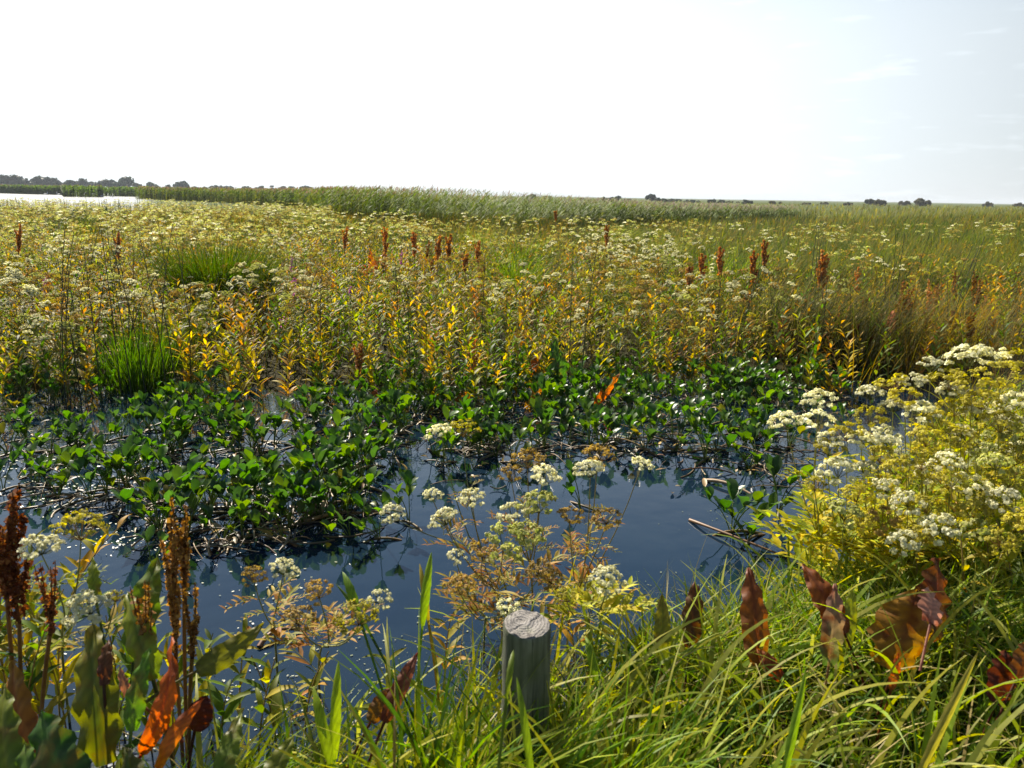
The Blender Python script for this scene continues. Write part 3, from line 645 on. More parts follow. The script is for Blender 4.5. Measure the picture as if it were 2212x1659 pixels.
def big_leaf(base, tip, w, ctl=None, face=(0,-1,.35), c0=(.1,.16,.02), c1=None, rib=(.3,.3,.06), cup=.25, wave=.12, roll=0., S=18, stalk=.12, freq=26):
    base, tip = np.asarray(base,float), np.asarray(tip,float); Ln = np.linalg.norm(tip-base)
    ctl = (base+tip)/2+np.array([0,-.06*Ln,.08*Ln]) if ctl is None else np.asarray(ctl,float)
    P = bez(base, ctl, tip, S); t = T(S); tg = unit(np.gradient(P, axis=0))
    sd = unit(np.cross(tg, unit(np.asarray(face,float)))); nr = np.cross(sd, tg)
    ph = roll*(t-.3); sd, nr = sd*np.cos(ph)[:,None]+nr*np.sin(ph)[:,None], nr*np.cos(ph)[:,None]-sd*np.sin(ph)[:,None]
    hw = w/2*p_dock(S)*(1+.06*np.sin(t*31+U(0,6)))
    us = np.array([-1,-.66,-.33,-.04,.04,.33,.66,1]); k = len(us)
    V = np.empty((S+1,k,3)); C = np.empty((S+1,k,3)); c0 = np.asarray(c0,float); c1 = c0 if c1 is None else np.asarray(c1,float)
    p0, p1 = U(0,6), U(0,6)
    for j, u in enumerate(us):
        wv = wave*w*abs(u)**1.6*np.sin(t*freq*(1.05 if u > 0 else .93)+(p0 if u > 0 else p1))
        rb = .025*w*np.sin(t*48+abs(u)*3)*abs(u)*(1-abs(u))*2
        V[:,j] = P+sd*(u*hw)[:,None]+nr*(-cup*hw*abs(u)**1.5+wv+rb-(.06*w if abs(u) < .1 else 0))[:,None]
        cc = c0+(c1-c0)*t[:,None]
        if abs(u) < .1: cc = cc*.3+np.asarray(rib)*.7
        C[:,j] = cc*(1+.22*np.sin(t*52-abs(u)*7)[:,None])
    V += nr[:,None]*(-.35*w*(t**3))[:,None,None]
    lf = (V.reshape(-1,3), ribbon_faces(1,S,k), C.reshape(-1,3))
    d0 = unit(base-ctl); sb = np.array([base+d0*stalk*q+[0,0,-.02*q*q] for q in (0,.5,1)])
    return cat(lf, tube(sb, [.0035,.003,.0035], 5, np.asarray(rib)*.8))
OLV, MID, BRG, ORG, RST, PNK, DRK = (.12,.13,.015), (.09,.16,.018), (.13,.26,.02), (.62,.12,.01), (.30,.09,.02), (.42,.2,.14), (.035,.07,.015)
YLG, BRN, OCH = (.24,.26,.025), (.14,.06,.025), (.40,.20,.02)
def dock(base, label, leaves=(), spikes=(), group=None, name='dock_plant'):
    """leaves: (base px, tip px, width px, depth base, depth tip, colours, rib, opts); spikes: (base px, tip px, depth, radius, n, size, cols)"""
    b0 = np.asarray(base, float); r = link(name, None, loc=b0); tag(r, label, 'dock plant', group)
    for lf in leaves:
        (bx,by),(tx,ty),wpx,db,dt,c0,c1,rib = lf[:8]; o = dict(lf[8]) if len(lf) > 8 else {}
        mat = o.pop('mat', M_dock); ll = o.pop('label', None); cp = o.pop('c', None)
        if cp: o['ctl'] = at(*cp)-b0
        ob = link('leaf', mesh_of('leaf', big_leaf(at(bx,by,db)-b0, at(tx,ty,dt)-b0, wpx/F0*(db+dt)/2, c0=c0, c1=c1, rib=rib, **o), mat), r)
        if ll: ob['label'] = ll
    for (bx,by),(tx,ty),d,R,n,sz,cols in spikes:
        a, e = at(bx,by,d)-b0, at(tx,ty,d)-b0
        P = bez(a, (a+e)/2+rng.normal(0,.012,3), e, 14)
        link('seed_spike', mesh_of('seed_spike', spike(P, R, n, sz, cols), M_seed), r)
        g0 = np.array([a[0]*.4, a[1]*.4, 0.])
        link('stem', mesh_of('stem', tube(bez(g0, [g0[0]*.5+a[0]*.5, g0[1]*.5+a[1]*.5, a[2]*.6], a, 6), np.linspace(.006,.005,7), 6, (.2,.09,.03)), M_stem), r)
    return r
R_ = dict(mat=M_rust)
dock(gnd(235,1700), 'dock with large mottled olive leaves in the near left corner', [
    ((222,1655),(182,1338),100,1.62,1.72,OLV,(.20,.19,.02),(.05,.08,.015)),
    ((330,1470),(258,1272),66,1.66,1.75,(.15,.21,.02),YLG,(.06,.10,.015),{'c':(290,1360,1.66)}),
    ((288,1430),(332,1195),72,1.82,1.92,MID,(.14,.2,.02),(.08,.12,.02)),
    ((283,1580),(312,1396),46,1.55,1.6,BRG,BRG,(.2,.3,.05),{'roll':.5}),
    ((208,1300),(194,1200),30,1.8,1.85,MID,YLG,(.1,.14,.02)),
    ((180,1780),(52,1532),125,1.42,1.5,DRK,(.05,.12,.015),(.1,.2,.03)),
    ((470,1700),(520,1530),48,1.5,1.6,MID,YLG,(.1,.15,.02)),((560,1720),(640,1580),44,1.5,1.6,OLV,YLG,(.2,.2,.04)),((425,1450),(574,1340),52,1.68,1.8,OLV,(.24,.22,.025),(.2,.2,.04),{'c':(490,1420,1.72)}),
    ((225,1480),(228,1378),34,1.66,1.7,BRN,BRN,(.1,.05,.02),{'label':'withered dark brown leaf',**R_}),
    ((290,1510),(254,1436),24,1.6,1.62,(.4,.15,.08),(.45,.2,.12),(.4,.2,.1),{'c':(262,1490,1.6),'label':'curled reddish dead leaf',**R_})])
dock(gnd(120,1800), 'low dark green dock filling the bottom left corner', [((90,1760),(30,1600),80,1.45,1.52,DRK,MID,MID),((330,1800),(250,1610),80,1.42,1.5,DRK,OLV,MID),((420,1790),(500,1620),70,1.45,1.55,MID,OLV,YLG),((20,1720),(-10,1470),80,1.5,1.6,MID,YLG,YLG)])
dock(gnd(318,1760), 'dock with blazing orange twisted leaf in the near left', [
    ((305,1630),(352,1378),46,1.56,1.62,ORG,(.66,.14,.012),(.5,.06,.01),{'c':(384,1500,1.52),'roll':.9,'wave':.16,'label':'bright orange red twisted leaf',**R_}),
    ((340,1660),(452,1508),32,1.52,1.62,(.5,.17,.015),(.46,.08,.012),(.4,.1,.02),{'c':(375,1560,1.5),'roll':-.6,'label':'orange brown leaf leaning right',**R_}),
    ((420,1580),(440,1500),60,1.7,1.72,(.10,.03,.015),(.14,.03,.015),(.1,.03,.01),{'label':'dark maroon leaf',**R_})])
dock(gnd(30,1640), 'dock with tall rust brown seed spike at the left frame edge', [((60,1640),(10,1420),70,1.7,1.8,RST,OCH,RST,R_)],
     [((42,1345),(38,1050),1.9,.026,1300,.011,RU),((15,1290),(8,1160),1.88,.018,420,.011,RU),((108,1370),(103,1295),1.8,.014,220,.01,RU)])
dock(gnd(385,1560), 'dock with two thin ochre seed spikes against the blue water', [],
     [((380,1420),(368,1105),1.85,.0115,800,.010,OC),((398,1290),(396,1120),1.88,.012,380,.01,OC),((320,1430),(312,1320),1.7,.012,300,.01,OC),((415,1420),(428,1325),1.75,.01,200,.01,OC)])
# right bank docks
dock(gnd(1640,1480), 'dock with upright rust red leaf at the grassy water edge', [
    ((1640,1440),(1622,1218),60,2.1,2.2,(.22,.085,.014),(.27,.08,.025),(.14,.04,.015),{'cup':.5,**R_}), ((1690,1470),(1635,1400),34,2.05,2.08,(.16,.03,.015),RST,RST,R_)])
dock(gnd(1800,1480), 'dock with crossed rust and pale pink leaves right of the upright one', [
    ((1825,1370),(1734,1210),56,2.1,2.2,(.22,.065,.015),(.28,.085,.018),(.14,.04,.015),R_),
    ((1790,1440),(1812,1256),50,2.05,2.12,(.06,.11,.02),PNK,(.3,.2,.1),{'label':'leaf green below and pink above',**R_}),
    ((1830,1400),(1845,1260),30,2.1,2.15,OLV,YLG,YLG)])
dock(gnd(1960,1500), 'dock with broad folded orange brown leaf on the right bank', [
    ((1930,1450),(1995,1262),128,2.05,2.1,(.28,.14,.015),(.34,.17,.018),(.16,.06,.015),{'roll':.5,'cup':.45,**R_}),
    ((2000,1380),(2052,1204),86,2.12,2.2,(.09,.05,.012),(.15,.05,.014),(.1,.03,.015),{'roll':-.6,'cup':.4,**R_}),
    ((2010,1345),(2022,1262),60,2.0,2.1,PNK,(.46,.26,.2),PNK,{'label':'pale pink underside of a bent leaf',**R_}),
    ((1925,1490),(1945,1410),22,1.98,2.0,RST,ORG,RST,R_)])
dock(gnd(1495,1450), 'small dock with single rusty leaf left of the upright rust leaf', [((1490,1400),(1507,1248),46,2.2,2.3,(.08,.06,.012),(.17,.065,.025),(.1,.04,.02),R_)])
dock(gnd(1432,1470), 'small dock with pointed yellow green leaf in the bank grass', [((1430,1430),(1432,1280),38,2.1,2.15,(.12,.15,.02),(.28,.22,.025),OLV)])
dock(gnd(2170,1560), 'dock with dark red leaf near the right frame edge', [((2150,1520),(2190,1400),62,1.9,1.95,(.12,.025,.012),(.2,.05,.015),(.1,.03,.01),R_),((2195,1470),(2235,1380),50,1.9,1.95,(.13,.04,.015),(.2,.1,.02),(.1,.03,.01),R_)])
dock(gnd(880,1590), 'dock with pinkish red leaf between grass and water left of post', [((830,1560),(905,1405),36,1.75,1.85,(.17,.06,.02),(.24,.09,.06),(.12,.04,.02),R_),((800,1560),(850,1480),40,1.75,1.8,(.18,.09,.015),(.24,.12,.05),(.15,.07,.015),R_)])
def gd(x, y): return depth_of(gnd(x, y))
d1 = gd(1200,850)
dock(gnd(1200,850), 'dock with pair of tall dark green blades at the pond edge', [((1190,840),(1202,726),26,d1,d1,(.05,.12,.02),(.06,.13,.02),(.1,.18,.03)),((1212,840),(1213,758),24,d1,d1,(.05,.13,.02),(.07,.15,.02),(.1,.18,.03)),((1140,838),(1130,742),26,d1+.1,d1+.1,MID,BRG,BRG),
     ((1138,884),(1178,810),24,d1-.5,d1-.5,OCH,(.58,.16,.015),OCH,{'label':'orange leaf',**R_}),((1146,815),(1160,762),20,d1+.1,d1+.1,ORG,(.55,.2,.02),ORG,{'label':'orange leaf',**R_})])
dock(gnd(1290,880), 'dock with slanting orange leaf among the bogbean', [((1286,876),(1340,806),20,gd(1290,880),gd(1290,880),ORG,(.56,.17,.015),OCH,R_)])
dock(gnd(1075,850), 'dock with rounded dark green leaf left of the tall pair', [((1085,838),(1066,776),42,gd(1075,850),gd(1075,850),(.05,.11,.02),MID,BRG),((1010,878),(982,842),34,gd(1010,885),gd(1010,885),OCH,(.4,.14,.03),OCH,R_)])
dock(gnd(850,880), 'dock with broad green blades at the near edge of yellow herbs', [((835,872),(846,812),34,gd(845,880),gd(845,880),MID,BRG,BRG),((868,872),(880,822),34,gd(860,880),gd(860,880),(.06,.13,.02),MID,BRG),((800,880),(812,840),22,gd(800,885),gd(800,885),OLV,ORG,RST,R_)])
dock(gnd(812,640), 'dock with flaring orange leaves amid the far yellow field', [((815,618),(797,538),22,gd(812,640),gd(812,640),RST,(.42,.11,.02),(.40,.12,.02),R_),((818,618),(830,540),32,gd(812,640),gd(812,640),(.24,.12,.02),(.44,.17,.03),RST,R_),((800,600),(780,570),20,gd(812,640),gd(812,640),ORG,ORG,ORG,R_),((722,632),(718,590),12,gd(720,640),gd(720,640),ORG,ORG,ORG,R_)])
dock(gnd(104,680), 'dock with orange leaf near the left side of the field', [((108,650),(98,588),24,gd(104,680),gd(104,680),OCH,(.55,.22,.02),ORG,R_)])
dock(gnd(1925,790), 'dock with hanging pink red leaf behind the yellow stand', [((1932,672),(1922,722),22,gd(1925,800),gd(1925,800),PNK,(.4,.12,.08),PNK,R_)],[((1935,740),(1935,655),gd(1925,800),.012,200,.02,OC)])
dock(gnd(595,720), 'dock with dark olive leaf right of the big dark tussock', [((590,735),(592,690),22,gd(590,750),gd(590,750),OLV,YLG,OLV)])
FS = [(775,855,738,'rust dock spike standing at the pond edge left of centre'),(1022,850,738,'thin dark dock spike left of the tall green pair'),(832,590,488,'leftmost rust dock spike of the far cluster'),(895,590,500,'second rust dock spike of the far cluster'),(945,600,505,'dense rust dock spike in the middle of the far cluster'),(968,605,502,'rust dock spike touching the dense middle one'),(1005,610,548,'low rust dock spike before the far cluster'),(1033,600,520,'rightmost rust dock spike of the far cluster'),(745,570,488,'solitary dark dock spike left of the far cluster'),(1488,660,575,'leaning rust dock spike left of the right-hand row'),(1516,640,545,'rust dock spike right of the leaning one'),(1555,640,530,'rust dock spike in the right-hand row below the straw horizon'),(1627,660,540,'slim rust dock spike in the middle of the right-hand row'),(1652,620,515,'far rust dock spike of the right-hand row'),(1768,680,535,'tall rust dock spike with a twin beside it'),(1778,680,548,'twin of the tall rust dock spike'),(1848,700,572,'rust dock spike above the leaning sedges'),(1815,780,670,'leaning reddish spike inside the dark sedges'),(1688,780,690,'reddish spike low among the dark sedges'),(2008,760,600,'broad rust spike over the browned sedge'),(40,590,480,'dark rust dock spike at the far left'),(255,600,500,'small dark dock spike behind the rush stems'),(1200,490,455,'tiny far rust spike before the reed bed'),(1310,560,485,'far rust spike at the white flower patch')]
for (bx, by, ty, lab) in FS:
    d = gd(bx, by+70) if by < 700 else gd(bx, by+15)
    g = gnd(bx, by+70 if by < 700 else by+15)
    dock(g, lab, [], [((bx, ty+(by-ty)*.62), (bx+U(-3,8), ty), d, .026 if by < 840 else .026, 330, .026 if by < 700 else .018, [(.50,.20,.06),(.56,.29,.09),(.40,.14,.05),(.46,.26,.09)])], 'rust dock spikes in the field')
for i in range(26):
    bx, by = (U(1930,2130), U(690,790)) if i < 14 else ((U(760,1060), U(585,650)) if i < 20 else (U(1600,1880), U(700,790)))
    lab = 'thin browned dock spike in the reddish stand behind the sunlit stand' if i < 14 else ('low browned spike at the foot of the far rust cluster' if i < 20 else 'thin browned spike inside the dark leaning sedges')
    g = gnd(bx, by+30); d = depth_of(g); hh = U(70,120)*(1.0 if i < 14 else .6)
    dock(g, lab, [], [((bx, by-hh*.45), (bx+U(-6,10), by-hh*1.15), d, .02, 200, .02, RU+OC)], lab)
# purple loosestrife
for (bx, by, ty, lab) in ((628,600,555,'purple flower spike behind the big dark tussock'),(634,660,600,'purple flower spike right of the big dark tussock'),(645,650,625,'short purple spike right of the big dark tussock'),(94,640,602,'purple flower spike near the left field edge'),(607,705,690,'tiny purple flower low beside the tussock'),(866,580,545,'pink purple spike by the orange dock leaves'),(755,640,622,'faint pink spike in the middle left field')):
    d = gd(bx, by+90); g = gnd(bx, by+90); r = link('purple_loosestrife', None, loc=g); tag(r, lab, 'wildflower', 'purple spikes in the field')
    a, e = at(bx,by,d)-g, at(bx+3,ty,d)-g; u = U(.25,1,90); c = a+(e-a)*u[:,None]+rng.normal(0,.012,(90,3))
    link('flower_spike', mesh_of('flower_spike', quads(c, rng.normal(size=(90,3)), .011*U(.7,1.3,90), pick([(.36,.10,.32),(.42,.16,.36),(.28,.08,.24)], 90)), M_flower), r)
    link('stem', mesh_of('stem', tube(bez([0,0,0], a*.5, e, 6), .003, 4, (.12,.1,.04)), M_stem), r)

# ------------------------------------------------------------------ bogbean
BG = [(.055,.12,.012),(.075,.145,.014),(.04,.09,.012),(.10,.16,.014),(.05,.10,.02)]
def bog_leaf(az, reach, hh, sc_, col):
    tip = np.array([math.cos(az)*reach, math.sin(az)*reach, hh])
    P = bez([0,0,-.03], [tip[0]*.3, tip[1]*.3, hh*.75], tip, 5)
    st = tube(P, np.linspace(.0032,.0022,6), 4, (.12,.15,.03), (.10,.16,.03))
    az0 = az+U(-.3,.3); azs = np.array([az0, az0+U(.9,1.5), az0-U(.9,1.5)])
    Ll = U(.055,.085,3)*sc_
    lf = blade(np.repeat(tip[None],3,0), azs, U(.15,.7,3), U(.5,1.35,3), Ll, Ll*U(.46,.58,3), 6, p_obov, fold=.28, c0=jit(col,3,.12), twist=U(-.5,.5,3), wave=.04)
    return cat(st, lf)
bogT = []
for k in range(10):
    nl = int(U(3,6)); d = []
    for j in range(nl):
        col = BG[int(U(0,5))]
        if U(0,1) < .02: col = (.22,.2,.02)
        d.append(('leaf', mesh_of('leaf', bog_leaf(U(0,6.28), U(.03,.12), U(.05,.17), U(.85,1.2), col), M_bog)))
    rz = bez([U(-.12,-.05),U(-.05,.05),-.01],[0,0,.015],[U(.05,.12),U(-.05,.05),-.012],6)
    d.append(('rhizome', mesh_of('rhizome', tube(rz, np.linspace(.007,.006,7), 6, (.07,.07,.02),(.16,.09,.03)), M_stem)))
    bogT.append(d)
CL = [(180,985,12,70,45,'left of the open channel'),(340,960,20,90,40,'left of the open channel'),(480,950,20,90,40,'left of the open channel'),(440,900,10,90,20,'left of the open channel'),(560,985,7,40,40,'left of the open channel'),(60,960,6,60,50,'at the left frame edge'),(30,900,6,50,40,'at the left frame edge'),
      (220,1075,5,60,25,'in the near left raft'),(420,1090,12,90,40,'in the near left raft'),(520,1120,10,70,40,'in the near left raft'),(360,1130,5,60,20,'in the near left raft'),(480,1165,5,50,15,'in the near left raft'),
      (700,920,16,60,50,'on the raft right of the channel'),(690,1010,20,60,60,'on the raft right of the channel'),(760,1060,14,60,50,'on the raft right of the channel'),(680,1090,10,50,40,'on the raft right of the channel'),(780,960,14,70,50,'on the raft right of the channel'),
      (860,900,16,80,40,'along the middle of the bank of herbs'),(960,890,16,80,40,'along the middle of the bank of herbs'),(1060,880,16,80,40,'along the middle of the bank of herbs'),(1000,960,14,90,40,'in the middle raft behind the umbels'),(1100,960,14,90,40,'in the middle raft behind the umbels'),(1200,880,20,80,40,'below the tall green dock pair'),(1290,870,18,70,40,'below the tall green dock pair'),(1370,860,16,70,35,'below the tall green dock pair'),(1240,950,12,90,35,'in the middle raft behind the umbels'),
      (1350,950,12,80,35,'in the right-hand raft'),(1480,860,14,80,40,'under the leaning sedges'),(1560,845,12,70,35,'under the leaning sedges'),(1660,860,12,80,40,'under the leaning sedges'),(1760,850,10,70,35,'under the leaning sedges'),(1500,950,12,90,40,'in the right-hand raft'),(1620,950,12,80,40,'in the right-hand raft'),(560,1085,8,40,30,'in the near left raft'),(110,1045,7,60,25,'in the near left raft'),(300,1050,9,70,30,'in the near left raft'),(620,1150,4,30,20,'in the near left raft'),(1700,985,8,70,40,'in the right-hand raft'),(1560,1000,5,60,25,'in the right-hand raft')]
bp_ = []
for (cx, cy, n, sx_, sy_, t) in CL:
    for _ in range(int(round(n*.555))):
        qx, qy = rng.normal(cx, sx_*.62), rng.normal(cy, sy_*.62)
        if 592 < qx < 655 and 860 < qy < 1090: continue
        bp_.append((gnd(qx, min(qy,1175)), t, None))
for (qx, qy, lab) in ((885,1130,'lone bogbean shoot standing in water left of the white umbels'),(1580,1150,'small bogbean shoot alone in the right open water'),(1615,1165,'bogbean shoot beside the floating brown stem'),(1680,1110,'bogbean shoot nearest the yellow stand'),(820,1165,'bogbean shoot at the tip of the middle raft'),(330,1245,'bogbean shoot behind the left dock spikes'),(1255,1100,'bogbean shoot among the central umbels')):
    bp_.append((gnd(qx, qy), lab, 1))
for p, t, one in bp_[:40]+bp_[40:]:
    k = int(U(0,10))
    place_tree('bogbean_plant', bogT[k], (p[0], p[1], .01), U(0,6.28), U(.85,1.25), t if one else 'green trifoliate bogbean plant '+t, 'bogbean', None if one else 'bogbean plants '+t)
# the thinner shoots between and behind them, too many to count
A = Acc(); tl = [cat(*[bog_leaf(U(0,6.28), U(.03,.12), U(.04,.15), U(.7,1.05), BG[int(U(0,5))]) for _ in range(4)]) for _ in range(6)]
q = [gnd(rng.normal(c_[0], c_[3]*1.15), min(rng.normal(c_[1]-6, c_[4]*1.0), 1170)) for c_ in CL for _ in range(int(c_[2]*.15))]+[gnd(U(0,1850), U(800,870)) for _ in range(150)]
q = np.array([k_ for k_ in q if not (590 < proj(k_[None])[0][0] < 660)]); q[:,2] = .0; ks = rng.integers(0,6,len(q))
for k in range(6):
    w_ = q[ks == k]; n = len(w_); A.add(replicate(tl[k], w_, U(0,6.28,n), U(.75,1.15,n), 1+rng.normal(0,.1,(n,1))))
kind(link('bogbean_shoots', mesh_of('bogbean_shoots', A.get(), M_bog)), 'stuff')
print('bogbean', len(bp_), 'umbels', len(Pu), 'herbs', len(Ph))

# floating dead stems and litter
DL = [(.14,.08,.03),(.24,.16,.07),(.06,.04,.02),(.34,.26,.15),(.10,.045,.02),(.05,.04,.02)]
A = Acc(); n = 520; Ls = []
for i in range(n):
    c = CL[int(U(0,len(CL)))]; p = gnd(rng.normal(c[0], c[3]*.9), min(rng.normal(c[1]+18, c[4]*.7), 1190)); a = U(0,6.28); l = U(.08,.32)
    d = np.array([math.cos(a), math.sin(a)*.8, 0])*l/2; k = U(-.05,.05)
    Ls.append(bez(p-d+[0,0,U(-.01,.03)], p+[-d[1]*k*12, d[0]*k*12, U(-.005,.08)], p+d+[0,0,U(-.015,.03)], 6))
A.add(tube(np.array(Ls), U(.0018,.006,n)[:,None]*np.linspace(1,.7,7)[None], 5, pick(DL, n, .2), pick(DL, n, .2)))
n = 420; cs = []
for i in range(n):
    c = CL[int(U(0,len(CL)))]; p = gnd(rng.normal(c[0], c[3]*.9), min(rng.normal(c[1]+20, c[4]*.7), 1195)); cs.append(p+[0,0,U(.002,.03)])
A.add(blade(cs, U(0,6.28,n), U(.7,1.5,n), U(1.3,2.3,n), U(.04,.10,n), U(.01,.03,n), 4, p_lance, fold=.5, c0=pick(DL+[(.3,.18,.03),(.1,.12,.03)], n, .2), twist=U(-1,1,n)))
kind(link('plant_litter', mesh_of('plant_litter', A.get(), M_stem)), 'stuff')
for (a, c, b, r, col, lab) in (((1490,1125),(1560,1170),(1700,1205),.009,(.24,.13,.06),'brown dead stem floating in the right open water'),((1520,1040),(1570,1050),(1640,1080),.012,(.32,.22,.12),'pale broken stem at the edge of the right raft'),((1180,900),(1300,930),(1400,1010),.006,(.45,.42,.3),'long pale dry stalk bent over the middle raft'),((560,1020),(640,1010),(600,1045),.010,(.03,.025,.015),'dark looped rhizome on the left raft'),((380,1020),(440,980),(520,1040),.012,(.03,.025,.018),'dark arched rhizome below the left raft'),((660,1130),(720,1120),(800,1110),.010,(.3,.17,.06),'orange brown stem below the middle raft'),((700,1160),(760,1190),(830,1140),.006,(.07,.045,.02),'dark twig hooked into the water under the middle raft'),((300,1110),(360,1080),(420,1105),.008,(.16,.1,.05),'short brown stem floating on the near left raft'),((560,1400),(590,1370),(660,1365),.010,(.2,.09,.04),'reddish stick lying near the mottled dock leaves')):
    A3, C3, B3 = gnd(*a), gnd(*c)+[0,0,.05], gnd(*b); o3 = (A3+B3)/2; o3[2] = 0
    P = bez(A3-o3+[0,0,.004], C3-o3, B3-o3+[0,0,.002], 10)
    tag(link('dead_stem', mesh_of('dead_stem', tube(P, np.linspace(r,r*.5,11)*U(.9,1.1,11), 6, col, np.array(col)*.8), M_stem), loc=o3), lab, 'dead stem')
# floating pondweed
A = Acc()
def weeds(bx, by, n, sx_, sy_, size):
    n = int(n*.6); qs = [gnd(rng.normal(bx,sx_), rng.normal(by,sy_)) for _ in range(n)]
    c = np.array(qs)+np.stack([0*np.arange(n), 0*np.arange(n), U(.002,.006,n)],-1)
    A.add(quads(c, np.stack([rng.normal(0,.06,n), rng.normal(0,.06,n), np.ones(n)],-1), size*U(.35,1.15,n), pick([(.16,.19,.08),(.22,.23,.13),(.10,.12,.05)], n, .2), .6))
weeds(560,1480,200,90,70,.010); weeds(620,1560,100,120,50,.010); weeds(150,1065,300,80,22,.016); weeds(330,1170,260,80,16,.014); weeds(130,1520,100,60,70,.010); weeds(300,1620,100,60,40,.010); weeds(60,1000,160,60,20,.018); weeds(520,1040,120,60,20,.014); weeds(1560,1130,60,60,20,.010); weeds(1500,1290,180,110,30,.011); weeds(620,1290,90,70,40,.012); weeds(900,1420,140,90,40,.011); weeds(1700,1230,120,70,25,.012)
kind(link('pondweed', mesh_of('pondweed', A.get(), M_weed, False)), 'stuff')

# ------------------------------------------------------------------ near herbs at left and on the right bank
for (bx, by, hh, k, lab) in ((40,1620,.72,2,'near yellow green herb at the lower left frame edge'),(95,1600,.78,0,'bright yellow leaved herb left of the mottled dock'),(150,1620,.62,2,'yellow green herb in front of the dock leaves at left'),(5,1580,.76,0,'golden herb cut by the left frame edge'),(430,1620,.40,2,'lime leaved herb rising beside the right-leaning olive leaf'),(520,1600,.34,2,'yellow green herb in the shallows below the tan umbels'),(600,1640,.30,3,'green herb at the ragged left end of the bank'),(660,1600,.28,2,'small yellow green herb left of the lime blades'),(20,1560,.66,2,'bright lime leaved herb beside the rust brown spike'),(85,1540,.58,2,'yellow green herb right behind the rust brown spike'),(130,1560,.72,0,'golden leaved herb between the spike and the drooping umbel'),(270,1600,.4,2,'lime leaved herb in front of the mottled dock'),(-40,1660,.7,2,'leafy herb half out of frame at the left edge'),(60,1760,.62,3,'dark green leafy herb at the very bottom left'),(250,1740,.42,3,'dark green herb at the foot of the mottled dock'),(380,1700,.36,2,'yellow green herb right of the orange twisted leaf'),(480,1660,.32,3,'low green herb under the right-leaning olive leaf'),(560,1700,.34,2,'low leafy herb at the left end of the bank grass'),(120,1700,.5,2,'leafy herb between the corner docks'),(330,1640,.42,3,'slender green herb between the dock spikes and orange leaf'),(450,1560,.34,2,'small green herb between orange and olive dock leaves'),(1880,1440,.34,2,'upright green shoot between the rust docks'),(1905,1420,.36,2,'second green shoot between the rust docks'),(1970,1400,.45,0,'yellow herb rising behind the folded orange leaf'),(2070,1400,.5,0,'yellow herb right of the folded orange leaf'),(2120,1380,.55,2,'leafy herb under the yellow stand'),(2180,1400,.6,2,'leafy green herb at the right frame edge'),(1500,1560,.22,3,'small broad green herb in the bank grass right of the post'),(1680,1600,.26,3,'dark green herb half buried in the right bank grass'),(1380,1520,.24,2,'yellow green herb in the bank grass near the post'),(2060,1520,.34,3,'green herb behind the long yellowed blade'),(840,1600,.26,2,'yellow green herb beside the lime blades'),(1240,1450,.25,1,'orange brown withered herb behind the post'),(960,1500,.30,1,'withered orange herb left of the post')):
    p = gnd(bx, by, float(np.clip(ground_z(*gnd(bx,by)[:2]), -.02, .2))); st, lf = herb_tpl(2, hc[k], hh, 1.15)
    r = link('leafy_herb', None, loc=p, rz=U(0,6)); tag(r, lab, 'herb')
    link('stem', mesh_of('stem', st, M_stem), r); link('foliage', mesh_of('foliage', lf, M_leaf), r)

fill = []
for k in range(4):
    hs_ = [(np.array([U(-.2,.2), U(-.2,.2), U(.62,.86)]), U(.045,.062), ['yellow','green','green','white','white'][int(U(0,5))]) for _ in range(7)]
    st, fo, hs = umbel_parts(np.zeros(3), hs_, 'bright', 2, 26, (.26,.25,.05))
    fill.append([('stem', mesh_of('stem', st, M_stem)), ('foliage', mesh_of('foliage', fo, M_leaf))]+[('flower_head', mesh_of('flower_head', h, M_flower)) for h, _ in hs])
for i in range(34):
    p = gnd(U(1880,2330) if i < 22 else U(2060,2350), U(960,1240)); p[2] = max(float(ground_z(p[0],p[1])), -.02)
    qx_, qy_ = proj(p[None]); ty_ = np.interp(qx_[0], [1880,2330], [985,850])+U(0,120); zt_ = at(qx_[0], min(ty_, qy_[0]-60), depth_of(p))[2]
    place_tree('umbel_plant', fill[i%4], p, U(0,6.28), float(np.clip((zt_-p[2])/.84, .3, 1.15)), 'dense yellowed umbel plant filling the back of the sunlit stand', 'wildflower', 'yellowed umbel plants at the back of the stand')
for i in range(16):
    p = gnd(U(1850,2330), U(1120,1330)); p[2] = max(float(ground_z(p[0],p[1])), -.02)
    st, lf = herb_tpl(2, [YEL,YGR][i%2], U(.45,.7), 1.2); rr_ = link('leafy_herb', None, loc=p); tag(rr_, 'yellow leafy herb low inside the sunlit stand on the right bank', 'herb', 'yellow herbs inside the sunlit stand')
    link('stem', mesh_of('stem', st, M_stem), rr_); link('foliage', mesh_of('foliage', lf, M_leaf), rr_)
